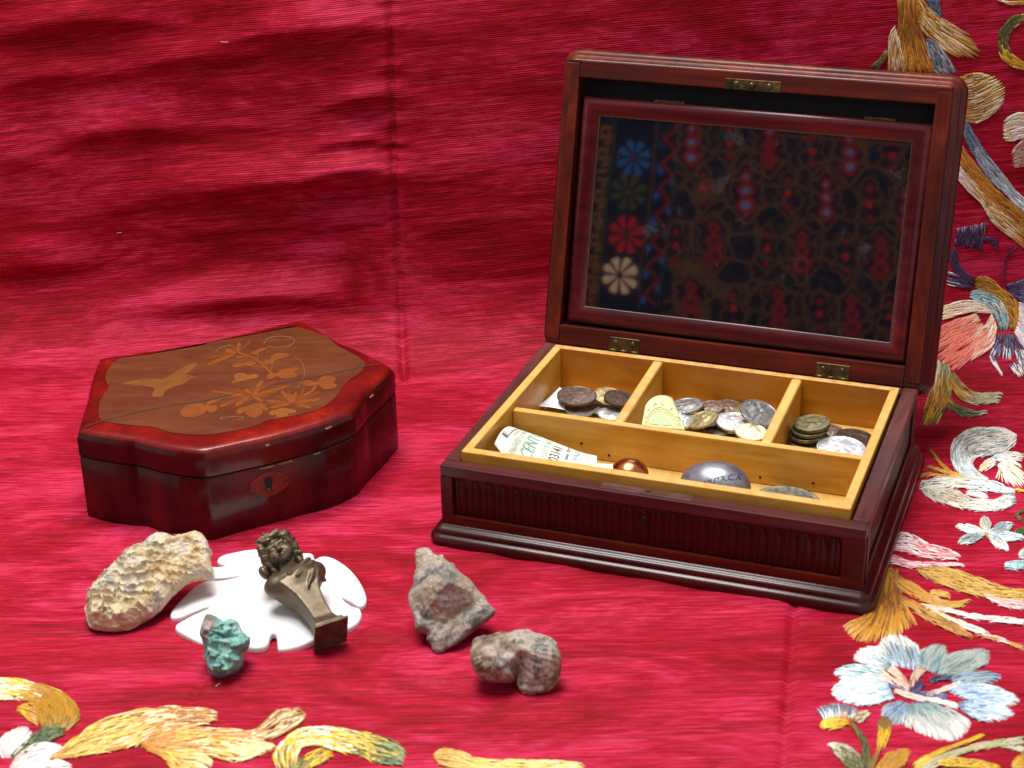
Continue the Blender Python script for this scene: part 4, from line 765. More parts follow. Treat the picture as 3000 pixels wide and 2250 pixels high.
# stamped letters on the egg
me = text_mesh('NUTRICIA', .0072, .0, .022); keep = []
x0_, y0_ = 2062, 1421; x1_, y1_ = 2172, 1401
bb = [v_.co.x for v_ in me.vertices]; wt = max(bb)-min(bb); ok = True
for v_ in me.vertices:
    s_ = (v_.co.x-min(bb))/wt; px_ = x0_+(x1_-x0_)*s_; py_ = y0_+(y1_-y0_)*s_-v_.co.y/.0052*17-7*math.sin(math.pi*s_)
    d = BR3@ray(px_, py_); q0 = (bc-pe); a_ = d/np.array(er); b_ = q0/np.array(er); A = a_@a_; B = a_@b_; Cq = b_@b_-1; D_ = B*B-A*Cq
    tt_ = (-B-math.sqrt(max(D_, 0)))/A; p = q0+d*tt_; k_ = 1+.10*p[0]/er[0]; p = np.array([p[0], p[1]*k_, p[2]*k_])*1.004; v_.co = p
link('stamped_lettering', me, plain('stamped_shadow_metal', (.03, .03, .034), .6, .3), egg)
# ================================================================ paper
PAPER = M('banknote_paper'); nz = PAPER.noise(PAPER.co('Object'), 220, 4, .6); PAPER.set(col=PAPER.ramp(nz, [(.3, srgb(208, 208, 190)), (.7, srgb(234, 232, 214))]), rough=.75); PAPER.bump(nz, .15, .0004); PAPER = PAPER.m
PAPERY = M('yellowed_note_paper'); nz = PAPERY.noise(PAPERY.co('Object'), 180, 4, .6); PAPERY.set(col=PAPERY.ramp(nz, [(.3, srgb(198, 192, 136)), (.7, srgb(230, 224, 176))]), rough=.75); PAPERY = PAPERY.m
WPAP = plain('white_label_paper', srgb(244, 244, 246), .7)
INKG = plain('green_ink', srgb(130, 176, 160), .8); INKB = plain('dark_ink', srgb(92, 84, 92), .8); INKL = plain('pale_green_ink', srgb(176, 200, 184), .8); INKT = plain('teal_ink', srgb(120, 170, 180), .8); INKO = plain('olive_ink', srgb(140, 142, 80), .8); INKU = plain('blue_ink', srgb(70, 110, 200), .8); INKV = plain('faint_violet_ink', srgb(170, 180, 226), .8); INKY = plain('grey_ink', srgb(176, 170, 178), .8)
class Sheet:
    """curved sheet between curves A (v=0) and B (v=1), each given as local box points along u"""
    def __init__(s, A, B, bow=.0, nu=28, nv=14):
        s.A = spline(A, 80); s.B = spline(B, 80); s.bow = bow; s.nu = nu; s.nv = nv
    def P(s, u, v_, off=0.):
        def base_(u, v_):
            k_ = np.linspace(0, 1, 80); a_ = np.array([np.interp(u, k_, s.A[:, i]) for i in range(3)]); b_ = np.array([np.interp(u, k_, s.B[:, i]) for i in range(3)])
            return a_+(b_-a_)*v_+np.array([0, 0, s.bow*4*v_*(1-v_)])
        p = base_(u, v_)
        if off:
            e = .004; du = base_(min(u+e, 1), v_)-base_(max(u-e, 0), v_); dv_ = base_(u, min(v_+e, 1))-base_(u, max(v_-e, 0)); n_ = np.cross(du, dv_); n_ /= np.linalg.norm(n_)+1e-12
            if n_[2] < 0: n_ = -n_
            p = p+n_*off
        return p
    def build(s, name, mat, label, cat):
        V = []; F_ = []; e = empty('x') if 0 else None
        for l in (0, 1):
            for i in range(s.nu+1):
                for j in range(s.nv+1): V.append(s.P(i/s.nu, j/s.nv, -.0002*l if l else 1e-9))
        n = s.nv+1; N_ = (s.nu+1)*n
        for i in range(s.nu):
            for j in range(s.nv):
                a_ = i*n+j; F_.append((a_, a_+n, a_+n+1, a_+1)); F_.append((N_+a_, N_+a_+1, N_+a_+n+1, N_+a_+n))
        for i in range(s.nu):
            for j in (0, s.nv): a_ = i*n+j; F_.append((a_, N_+a_, N_+a_+n, a_+n))
        for j in range(s.nv):
            for i in (0, s.nu): a_ = i*n+j; F_.append((a_, a_+1, N_+a_+1, N_+a_))
        o = mesh(name, V, F_, mat, None, True); o.location = BO; o.rotation_euler = (0, 0, BA); s.o = o; return tag(o, label, cat)
    def text(s, txt, u, v_, size, mat, lu, lv, up_u=-1, name='lettering'):
        """text runs along +v, its top points to up_u*u; lu, lv sheet size in metres"""
        me = text_mesh(txt, size, 0., .012)
        for q in me.vertices: q.co = s.P(min(max(u+up_u*q.co.y/lu, 0), 1), min(max(v_+q.co.x/lv, 0), 1), .00025)
        link(name, me, mat, s.o)
zN = Z(1400, 1200, 5.53)
# long banknote: B is the edge against the divider, A the hidden edge behind the tray front
B_ = [by(*zN(530, 268), .094), by(*zN(700, 332), .093), by(*zN(1000, 436), .091), by(*zN(1420, 598), .087), by(*zN(1700, 700), .081), by(*zN(1930, 748), .074)]
A_ = [by(*zN(262, 560), .048), by(*zN(400, 720), .031), np.array((.052, .027, .0440)), np.array((.074, .026, .0400)), np.array((.088, .034, .0360)), np.array((.1010, .046, .0335))]
note = Sheet(A_, B_, .004); note.build('banknote', PAPER, 'long pale green curled banknote in the front left compartment', 'banknote')
LU, LV = .088, .055
me = bpy.data.meshes.new('printed_band'); 
def patch(sh, u0, u1, v0, v1, mat, name='printed_band', n=8, off=.00015):
    V = []; F_ = []
    for i in range(n+1):
        for j in range(n+1): V.append(sh.P(u0+(u1-u0)*i/n, v0+(v1-v0)*j/n, off))
    for i in range(n):
        for j in range(n): a_ = i*(n+1)+j; F_.append((a_, a_+n+1, a_+n+2, a_+1))
    return mesh(name, V, F_, mat, sh.o)
patch(note, .055, .165, .36, .99, INKB, off=.00012); patch(note, .066, .155, .44, .99, INKY, off=.00016)
note.text('BAN', .110, .72, .0112, plain('note_white_ink', srgb(240, 240, 236), .8), LU, LV); 
note.text('SOCIETA PER', .205, .80, .0036, INKY, LU, LV); note.text('PAGHERA A VISTA', .265, .62, .0062, INKL, LU, LV); note.text('CENTO', .375, .72, .0130, INKG, LU, LV)
note.text('LIRE', .385, .20, .0064, INKL, LU, LV); note.text('ASSOCIAZIONE', .485, .64, .0055, INKL, LU, LV); note.text('103141', .560, .66, .0092, INKB, LU, LV)
note.text('Roma, 1 agosto 1977', .650, .62, .0046, INKB, LU, LV); note.text('VALE', .745, .82, .0078, INKT, LU, LV); note.text('1031414', .880, .62, .0075, INKL, LU, LV)
A2 = [by(*zN(1290, 815), .050), by(*zN(1700, 870), .050), by(*zN(2060, 925), .048), by(*zN(2190, 945), .047)]; B2 = [by(*zN(1420, 812), .062), by(*zN(1800, 850), .060), by(*zN(2070, 880), .058), by(*zN(2185, 888), .057)]
n2 = Sheet([p+np.array((0, 0, -.002)) for p in A2], B2, .0, 12, 4); n2.build('banknote', PAPER, 'narrow folded end of a pale note touching the copper egg', 'banknote')
patch(n2, .55, .58, .1, .9, INKL); patch(n2, .80, .83, .1, .9, INKL); patch(n2, .2, .5, .4, .6, INKL)
# small curled banknote in the middle compartment
zI = Z(1860, 1140, 11.06)
top = [by(*zI(*p), y) for p, y in (((330, 560), .146), ((420, 415), .150), ((540, 300), .156), ((720, 212), .160), ((900, 195), .161), ((1080, 220), .158), ((1195, 262), .152))]
bot = [by(*zI(*p), y) for p, y in (((230, 1150), .114), ((360, 1180), .116), ((560, 1200), .1185), ((800, 1230), .1195), ((1050, 1260), .1190), ((1350, 1290), .1170), ((1640, 1330), .1140))]
it = Sheet(bot, top, .0, 24, 14); it.build('banknote', PAPERY, 'small yellowed curled banknote reading ITALIA in the middle compartment', 'banknote')
def ring(sh, u, v_, ru, rv, wd, mat, a0=0, a1=2*math.pi, n=40, off=.0002):
    V = []; F_ = []
    for i in range(n+1):
        a = a0+(a1-a0)*i/n
        for q in (1-wd, 1): V.append(sh.P(min(max(u+ru*q*math.cos(a), 0), 1), min(max(v_+rv*q*math.sin(a), 0), 1), off))
    for i in range(n): F_.append((2*i, 2*i+1, 2*i+3, 2*i+2))
    return mesh('printed_ring', V, F_, mat, sh.o)
for k_, w_ in ((1.0, .04), (.90, .03), (.80, .04)): ring(it, .53, .06, .40*k_, .56*k_, w_, INKO, .05, math.pi-.05)
ring(it, .53, .06, .26, .36, .98, plain('mint_ink', srgb(176, 192, 150), .8), .05, math.pi-.05)
for i, ch in enumerate('ITALIA'):
    a = math.pi*(.86-.145*i); me = text_mesh(ch, .006); cu_, cv_ = .53+.47*math.cos(a), .06+.68*math.sin(a)
    for q in me.vertices:
        xx, yy = q.co.x/.026, q.co.y/.036; rt_ = a-math.pi/2; q.co = it.P(min(max(cu_+xx*math.cos(rt_)-yy*math.sin(rt_), 0), 1), min(max(cv_+xx*math.sin(rt_)+yy*math.cos(rt_), 0), 1), .0003)
    link('lettering', me, INKO, it.o)
# white paper tag
zT = Z(1560, 1120, 13.825)
tg = Sheet([bz(*zT(190, 965), .0355), bz(*zT(700, 1000), .0350), bz(*zT(1300, 1105), .0340)], [bz(*zT(1100, 180), .0380), bz(*zT(1400, 480), .0362), bz(*zT(1640, 815), .0345)], -.0012, 12, 10)
tg.build('paper_tag', WPAP, 'white paper tag with blue print in the left rear compartment', 'paper tag')
def tagtext(s_, u, v_, size, mat):
    me = text_mesh(s_, size)
    for q in me.vertices: q.co = tg.P(min(max(u+q.co.x/.024, 0), 1), min(max(v_+q.co.y/.022, 0), 1), .0002)
    link('lettering', me, mat, tg.o)
tagtext('MADE IN SPAIN', .50, .14, .0026, INKV); tagtext('No. 24', .55, .34, .0026, INKV); tagtext('74', .62, .52, .0058, INKU)
# ================================================================ closed lacquer box
zL = Z(200, 880, 2.1269); HL = .0715
out_px = [(50, 808), (150, 835), (280, 856), (375, 868), (402, 864), (450, 880), (560, 915), (680, 937), (790, 945), (850, 941), (950, 922), (1090, 890), (1210, 866), (1240, 858), (1300, 846), (1450, 812), (1600, 768), (1700, 725), (1775, 685), (1832, 622), (1850, 588), (1866, 572),
          (1910, 540), (1970, 490), (2015, 442), (2031, 410), (1990, 388), (1900, 337), (1800, 287), (1712, 262), (1690, 250), (1660, 234), (1560, 166), (1485, 120), (1455, 113), (1380, 128), (1240, 160), (1050, 206), (900, 242), (845, 250), (820, 262), (700, 282), (540, 308), (400, 328), (250, 343), (184, 354),
          (164, 392), (132, 470), (118, 545), (122, 572), (112, 598), (92, 650), (72, 710), (56, 770)]
cor = np.array([(50, 808), (402, 864), (850, 941), (1240, 858), (1775, 685), (1858, 580), (2031, 410), (1690, 250), (1455, 113), (830, 256), (184, 354), (120, 572)], float)
def chord(p):
    best = None
    for a, b in zip(cor, np.roll(cor, -1, 0)):
        e = b-a; t_ = min(max((np.array(p)-a)@e/(e@e), 0), 1); q = a+e*t_; d = np.hypot(*(q-p))
        if best is None or d < best[0]: best = (d, q)
    return best[1]
out_px = [tuple(.62*np.array(p, float)+.38*chord(np.array(p, float))) for p in out_px]
OUT = np.array([onz(*zL(*p), HL)[:2] for p in out_px])
def dens(P, n):
    P = np.vstack([P, P[:1]]); d = np.r_[0, np.cumsum(np.linalg.norm(np.diff(P, axis=0), axis=1))]; t_ = np.linspace(0, d[-1], n, endpoint=False)
    return np.stack([np.interp(t_, d, P[:, k]) for k in (0, 1)], 1)
OUTd = dens(OUT, 264)
def inset(P, o):
    e = np.roll(P, -2, 0)-np.roll(P, 2, 0); n_ = np.stack([-e[:, 1], e[:, 0]], 1); n_ /= np.linalg.norm(n_, axis=1, keepdims=True)
    ar = np.sum(P[:, 0]*np.roll(P[:, 1], -1)-np.roll(P[:, 0], -1)*P[:, 1]); n_ = n_ if ar > 0 else -n_
    Q_ = P+n_*o
    for _ in range(int(o/.001)): Q_ = .5*Q_+.25*(np.roll(Q_, 1, 0)+np.roll(Q_, -1, 0))
    return Q_
CEN = OUTd.mean(0)
def shell_mesh(name, levels, mat, parent, cap_top=True, cap_bot=True):
    V = []; F_ = []; n = len(OUTd)
    for o_, z_ in levels:
        Q_ = inset(OUTd, o_)-CEN; V += [(x, y, z_) for x, y in Q_]
    for j in range(len(levels)-1):
        for i in range(n): i2 = (i+1) % n; F_.append((j*n+i, j*n+i2, (j+1)*n+i2, (j+1)*n+i))
    if cap_top: F_.append(tuple((len(levels)-1)*n+i for i in range(n)))
    if cap_bot: F_.append(tuple(range(n-1, -1, -1)))
    o = mesh(name, V, F_, mat, parent)
    bm = bmesh.new(); bm.from_mesh(o.data); bmesh.ops.recalc_face_normals(bm, faces=bm.faces[:]); bm.to_mesh(o.data); bm.free()
    for p in o.data.polygons: p.use_smooth = len(p.vertices) < 10
    try: o.data.set_sharp_from_angle(angle=math.radians(38))
    except Exception: pass
    return o
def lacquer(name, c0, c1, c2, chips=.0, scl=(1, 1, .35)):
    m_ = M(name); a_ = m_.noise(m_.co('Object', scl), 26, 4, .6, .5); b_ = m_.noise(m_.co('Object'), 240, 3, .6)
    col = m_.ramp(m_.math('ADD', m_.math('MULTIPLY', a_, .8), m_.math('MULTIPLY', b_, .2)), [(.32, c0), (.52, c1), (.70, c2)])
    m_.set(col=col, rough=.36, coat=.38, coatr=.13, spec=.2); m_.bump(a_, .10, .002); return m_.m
LACS = lacquer('red_lacquer_side_shaded', (.016, .0006, .0005), (.055, .0014, .0009), (.13, .0055, .0014)); LACT = lacquer('red_lacquer_top_lit', (.060, .0012, .001), (.16, .0038, .0014), (.28, .015, .003), scl=(1, 1, 1))  # border brighter, sides darker: partly own tone, partly light painted into the red
lac = empty('lacquer_box', (CEN[0], CEN[1], 0), 0, 'closed lobed red lacquer box with inlaid bird and flowers on its lid', 'box')
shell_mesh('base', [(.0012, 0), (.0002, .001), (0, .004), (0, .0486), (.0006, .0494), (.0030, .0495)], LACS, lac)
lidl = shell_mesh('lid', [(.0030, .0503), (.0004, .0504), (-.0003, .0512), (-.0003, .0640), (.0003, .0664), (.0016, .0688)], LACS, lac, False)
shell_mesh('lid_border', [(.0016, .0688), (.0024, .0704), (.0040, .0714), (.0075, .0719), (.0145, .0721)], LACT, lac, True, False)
def lt(p, z=HL): q = onz(*zL(*p), z); return (q[0]-CEN[0], q[1]-CEN[1], z)
pan_px = [(200, 742), (196, 640), (222, 590), (252, 548), (250, 530), (232, 500), (240, 450), (300, 374), (420, 352), (560, 330), (800, 288), (850, 276), (900, 260), (1100, 226), (1300, 187), (1400, 172), (1455, 176), (1600, 222), (1650, 265), (1690, 292), (1730, 312), (1800, 350), (1850, 392), (1846, 415), (1815, 455), (1750, 500), (1722, 528), (1700, 560), (1650, 622), (1560, 680), (1450, 712), (1300, 742), (1240, 750), (1150, 790), (1000, 820), (880, 838), (780, 840), (660, 828), (590, 812), (545, 794), (500, 788), (400, 780), (300, 768)]
m_ = M('brown_inlay_panel'); a_ = m_.noise(m_.co('Object', (1, 3, 1), (0, 0, .35)), 16, 5, .6, .4); b_ = m_.noise(m_.co('Object', (.25, 1, 1), (0, 0, -.4)), 260, 3)
m_.set(col=m_.ramp(m_.math('ADD', m_.math('MULTIPLY', a_, .75), m_.math('MULTIPLY', b_, .25)), [(.30, (.088, .013, .006)), (.48, (.102, .026, .007)), (.66, (.135, .043, .011))]), rough=.36, coat=.3, coatr=.2); m_.bump(b_, .06, .0004)
PANP = dens(spline(np.array([lt(p, .0722)[:2] for p in pan_px]), 260, True), 160)
pan = flat_poly([(x, y, .0714) for x, y in PANP], .0012, (0, 0, 1), 'inlay_panel', m_.m, lac)
def inl(name, c):
    m_ = M(name); a_ = m_.noise(m_.co('Object'), 90, 4, .6); m_.set(col=m_.mix(m_.ramp(a_, [(.3, (0, 0, 0)), (.7, (1, 1, 1))]), tuple(x*.72 for x in c), c), rough=.38, coat=.25, coatr=.2); return m_.m
IN1 = inl('orange_inlay', (.23, .060, .007)); IN1B = inl('deep_orange_inlay', (.165, .038, .005)); IN2 = inl('tan_inlay', (.25, .078, .014)); IN3 = inl('gold_bird_inlay', (.20, .066, .012)); INL = plain('panel_line_dark', (.02, .006, .004), .4)
ZI_ = .0727
_k = [0]
def motif(name, pts, zf, mat, smooth=3):
    P_ = np.array([zf(*p) for p in pts]); P_ = spline(P_, len(P_)*smooth, True) if smooth > 1 else P_
    _k[0] += 1; zz = ZI_-.0004; q = [onz(x, y, ZI_) for x, y in P_]
    return flat_poly([(a[0]-CEN[0], a[1]-CEN[1], zz) for a in q], .00042+.000012*(_k[0] % 20), (0, 0, 1), name, mat, pan)
def petal(zf, base_, tip, wd, mat, curve=0.):
    b_, e_ = np.array(base_, float), np.array(tip, float); d = e_-b_; n_ = np.array([-d[1], d[0]])/np.linalg.norm(d); pts = []
    for s_ in (1, -1):
        ks = (0, .3, .6, .85, .97) if s_ == 1 else (.97, .85, .6, .3)
        for k_ in ks:
            wk = wd*1.02*(.18+.82*math.sin(math.pi*min(k_*.75+.06, 1)))*(.55 if k_ > .93 else 1); pts.append(b_+d*k_+n_*(s_*wk/2+curve*math.sin(math.pi*k_)*np.linalg.norm(d)))
    return motif('petal', pts, zf, mat if _k[0] % 2 else IN1B, 2)
motif('bird', [(330, 518), (430, 495), (500, 485), (560, 492), (600, 485), (680, 440), (740, 405), (800, 390), (790, 415), (762, 440), (737, 462), (755, 464), (775, 472), (802, 480), (772, 486), (750, 500), (720, 520), (680, 530), (640, 545), (602, 566), (592, 590), (562, 602), (530, 600), (520, 588), (540, 552), (500, 536), (430, 528), (380, 523)], zL, IN3)
motif('eye', [(742, 478), (750, 474), (757, 478), (750, 482)], zL, INL, 2)
zF = Z(560, 960, 4.809)
for tip, wd in [((250, 420), 44), ((220, 525), 50), ((380, 352), 40), ((470, 312), 56), ((560, 245), 62), ((680, 205), 62), ((856, 176), 44)]: petal(zF, (655, 355), tip, wd, IN1)
motif('stem', [(670, 340), (800, 388), (905, 432), (1010, 500), (1090, 575), (1155, 640), (1110, 640), (1050, 580), (980, 520), (890, 452), (800, 408), (660, 362)], zF, IN1)
motif('leaf', [(1080, 295), (1000, 285), (920, 320), (845, 365), (870, 380), (925, 376), (935, 420), (915, 440), (945, 440), (950, 365), (1000, 330)], zF, IN1)
motif('leaf', [(1110, 470), (1120, 420), (1160, 380), (1240, 360), (1350, 362), (1385, 385), (1360, 415), (1260, 440), (1190, 462), (1160, 500), (1140, 590), (1125, 590), (1135, 510)], zF, IN1)
motif('leaf', [(1015, 490), (1060, 450), (1125, 455), (1140, 490), (1115, 518), (1060, 520)], zF, IN1)
motif('leaf', [(580, 560), (600, 520), (660, 500), (760, 500), (820, 480), (900, 485), (912, 510), (860, 532), (1050, 560), (1050, 572), (850, 548), (760, 542), (660, 562)], zF, IN1)
motif('leaf', [(630, 425), (660, 405), (760, 400), (850, 425), (760, 418), (660, 435)], zF, IN1)
motif('leaf', [(1060, 720), (1070, 670), (1120, 645), (1225, 640), (1240, 600), (1330, 580), (1480, 560), (1525, 585), (1480, 610), (1445, 622), (1482, 640), (1490, 690), (1440, 715), (1330, 722), (1250, 710), (1220, 690), (1150, 720), (1090, 730)], zF, IN1)
motif('leaf', [(600, 680), (650, 650), (740, 645), (810, 670), (870, 655), (940, 665), (945, 695), (900, 720), (820, 730), (740, 755), (650, 770), (580, 790), (580, 760), (620, 730)], zF, IN2)
motif('leaf', [(1570, 790), (1590, 750), (1660, 745), (1745, 768), (1780, 758), (1850, 690), (1960, 680), (2035, 720), (2010, 770), (1985, 782), (2040, 800), (2055, 830), (1990, 860), (1880, 870), (1800, 820), (1770, 805), (1760, 860), (1710, 910), (1680, 910), (1720, 840), (1740, 808), (1660, 830), (1590, 825)], zF, IN1)
motif('leaf', [(-150, 1180), (-60, 1100), (60, 1070), (150, 1065), (190, 1100), (260, 1040), (430, 1005), (380, 1040), (280, 1080), (250, 1102), (330, 1100), (375, 1135), (340, 1180), (270, 1200), (220, 1172), (190, 1210), (100, 1250), (0, 1265), (-120, 1250)], zF, IN1)
motif('leaf', [(640, 1175), (680, 1130), (780, 1110), (850, 1080), (930, 1065), (1000, 1060), (1090, 1150), (1040, 1160), (1010, 1150), (1000, 1200), (960, 1240), (890, 1270), (800, 1240), (760, 1200), (760, 1180), (690, 1215), (650, 1205)], zF, IN1)
motif('leaf', [(1100, 1220), (1110, 1180), (1180, 1160), (1280, 1130), (1420, 1150), (1480, 1170), (1460, 1200), (1370, 1210), (1360, 1240), (1280, 1260), (1190, 1260), (1200, 1220), (1150, 1235)], zF, IN2)
for tip, wd in [((260, 890), 30), ((430, 850), 44), ((500, 935), 40), ((385, 1000), 30), ((390, 1115), 50), ((475, 1105), 52), ((620, 1105), 56), ((790, 1075), 50), ((1015, 1040), 40), ((1125, 985), 46), ((1130, 930), 44), ((1242, 905), 44), ((1405, 820), 40), ((1085, 785), 50), ((960, 860), 60), ((860, 825), 60), ((760, 870), 66), ((600, 865), 50), ((1010, 740), 60), ((1200, 745), 50)]: petal(zF, (845, 958), tip, wd, IN1)
for tip, wd in [((1050, 1030), 36), ((1000, 1080), 36), ((1105, 1130), 44), ((1195, 950), 60), ((1265, 885), 56), ((1380, 885), 54), ((1480, 900), 50), ((1600, 865), 54), ((1690, 905), 60), ((1825, 905), 56), ((1830, 1010), 46), ((1822, 1100), 40), ((1700, 1135), 44), ((1555, 1140), 50), ((1340, 935), 70), ((1550, 940), 76), ((1440, 940), 76)]: petal(zF, (1425, 1065), tip, wd, IN1)
for i in range(9): a = .7*i; motif('seed', [(1460+60*math.cos(a)+12*math.cos(b), 935+26*math.sin(a)+8*math.sin(b)) for b in (0, 1.6, 3.1, 4.7)], zF, INL, 1)
SCR = plain('pale_scratch', (.20, .10, .05), .45)
def line(name, pts, zf, wpx, mat, z=.0724, par=None, off=.0):
    P_ = spline(np.array([zf(*p) for p in pts]), 40); d = np.gradient(P_, axis=0); n_ = np.stack([-d[:, 1], d[:, 0]], 1); n_ /= np.linalg.norm(n_, axis=1, keepdims=True); V = []
    wv = wpx*(.6+.5*rng.random(40))[:, None]
    for s_ in (-.5, .5): V += [onz(x, y, z) for x, y in P_+n_*s_*wv]
    V = [(a[0]-CEN[0], a[1]-CEN[1], z+off) for a in V]; return mesh(name, V, [(i, i+1, 40+i+1, 40+i) for i in range(39)], mat, par or pan)
line('scratch', [(1020, 230), (1080, 150), (1240, 120), (1400, 135), (1455, 190), (1380, 255), (1230, 275), (1080, 265)], zF, 2.2, SCR, .0728); line('scratch', [(340, 350), (380, 300), (470, 265), (560, 240)], zF, 2, SCR, .0728)
line('scratch', [(1450, 410), (1540, 470), (1590, 560), (1595, 680), (1540, 780), (1490, 850)], zF, 1.6, SCR, .07285); line('scratch', [(400, 1280), (520, 1300), (420, 1270), (700, 1250), (720, 1280), (640, 1300)], zF, 1.6, SCR, .07285)
line('crack', [(110, 786), (200, 755), (430, 695), (620, 658), (840, 626), (1050, 575), (1250, 530), (1470, 490), (1840, 412), (1935, 399)], zL, 2.2, plain('crack_grey', (.020, .016, .016), .7), .07285)
# escutcheon on the front face
P1, P2 = onz(*zL(1090, 890), HL), onz(*zL(1420, 820), HL); e_ = P2-P1; e_[2] = 0; e_ /= np.linalg.norm(e_); fn = np.array([e_[1], -e_[0], 0]); fn = fn if fn[1] < 0 else -fn
def onface(px, py, off=0): d = ray(px, py); p0 = P1+fn*off; q = CAM+d*(((p0-CAM)@fn)/(d@fn)); return q-np.array([CEN[0], CEN[1], 0])
zK = Z(700, 1350, 12.29)
es = [(335, 950), (370, 860), (375, 780), (470, 720), (560, 645), (670, 610), (780, 535), (900, 495), (1000, 425), (1120, 410), (1240, 380), (1340, 420), (1450, 405), (1550, 470), (1650, 480), (1720, 560), (1800, 570), (1855, 660), (1800, 790), (1720, 850), (1650, 930), (1560, 990), (1480, 1080), (1360, 1130), (1250, 1200), (1130, 1225), (1000, 1270), (890, 1240), (780, 1240), (690, 1170), (600, 1165), (480, 1110), (380, 1080)]
ESM = M('red_lacquered_plate'); a_ = ESM.noise(ESM.co('Object'), 420, 3); ESM.set(col=ESM.ramp(a_, [(.35, (.13, .008, .004)), (.65, (.24, .022, .009))]), rough=.55, coat=.1, coatr=.3, spec=.25); ESM.bump(a_, .5, .0006)
esc = flat_poly([onface(*zK(*p), .0002) for p in es], .0016, fn, 'escutcheon', ESM.m, lac)
kh = [(1060+165*math.cos(a), 735-165*math.sin(a)) for a in np.linspace(-.9, math.pi+.9, 16)]+[(930, 960), (960, 1090), (1060, 1130), (1170, 1090), (1190, 960)]
flat_poly([onface(*zK(*p), .0017) for p in kh], .0003, fn, 'keyhole', BLACK, esc)
flat_poly([onface(*zK(1065+85*math.cos(a), 1040+75*math.sin(a)), .0019) for a in np.linspace(0, 2*math.pi, 12, endpoint=False)], .0003, fn, 'key_post', BRASS, esc)
for cx, cy in ((1765, 680), (395, 985)): flat_poly([onface(*zK(cx+45*math.cos(a), cy+50*math.sin(a)), .0017) for a in np.linspace(0, 2*math.pi, 10, endpoint=False)], .0005, fn, 'pin', LINER, esc)
for i in range(5):
    for sx, cx in ((1, 1560), (-1, 640)):
        a = math.radians(-50+25*i); cy = 720 if sx > 0 else 930
        p0 = (cx+60*math.cos(a)*sx, cy+90*math.sin(a)); p1 = (cx+170*math.cos(a)*sx, cy+190*math.sin(a)*.8); n_ = 9
        flat_poly([onface(*zK(*q), .0017) for q in ((p0[0], p0[1]-n_), (p1[0], p1[1]-n_), (p1[0], p1[1]+n_), (p0[0], p0[1]+n_))], .0004, fn, 'petal', ESM.m, esc)
# worn edges: bare wood showing through the lacquer
CHIP = M('bare_chipped_wood'); a_ = CHIP.noise(CHIP.co('Object'), 500, 3); CHIP.set(col=CHIP.ramp(a_, [(.35, (.14, .045, .016)), (.65, (.36, .19, .09))]), rough=.7)
def chip(f0, f1, lo, hi, dz=.0):
    n = len(OUTd); i0, i1 = int(f0*n), int(f1*n); V = []; F_ = []; mN = max(6, (i1-i0)*3); Po = inset(OUTd, -.0005)-CEN; Pi = inset(OUTd, .0012)-CEN
    for k_ in range(mN+1):
        q = i0+(i1-i0)*k_/mN; a_, b_ = int(q) % n, (int(q)+1) % n; u_ = q-int(q); po = Po[a_]*(1-u_)+Po[b_]*u_; pi_ = Pi[a_]*(1-u_)+Pi[b_]*u_; j_ = rng.random()*.0009*math.sin(math.pi*k_/mN)
        V += [(po[0], po[1], lo-j_), (po[0], po[1], hi), (pi_[0], pi_[1], hi+.0006)]
    for k_ in range(mN): F_ += [(3*k_, 3*k_+3, 3*k_+4, 3*k_+1), (3*k_+1, 3*k_+4, 3*k_+5, 3*k_+2)]
    mesh('chipped_edge', V, F_, CHIP.m, lac)
def frac(p):
    q = onz(*zL(*p), HL)[:2]; return int(np.argmin(np.linalg.norm(OUTd-q, axis=1)))/len(OUTd)
for a, b in (((1600, 768), (1645, 750)), ((1228, 862), (1250, 857)), ((1880, 565), (1900, 548))):
    f0, f1 = sorted((frac(a), frac(b))); chip(f0, f1, .0652, .0660)
for a, b in (((1300, 848), (1390, 824)), ((1175, 872), (1265, 854)), ((1520, 795), (1570, 780))):
    f0, f1 = sorted((frac(a), frac(b))); chip(f0, f1, .0482, .0487)
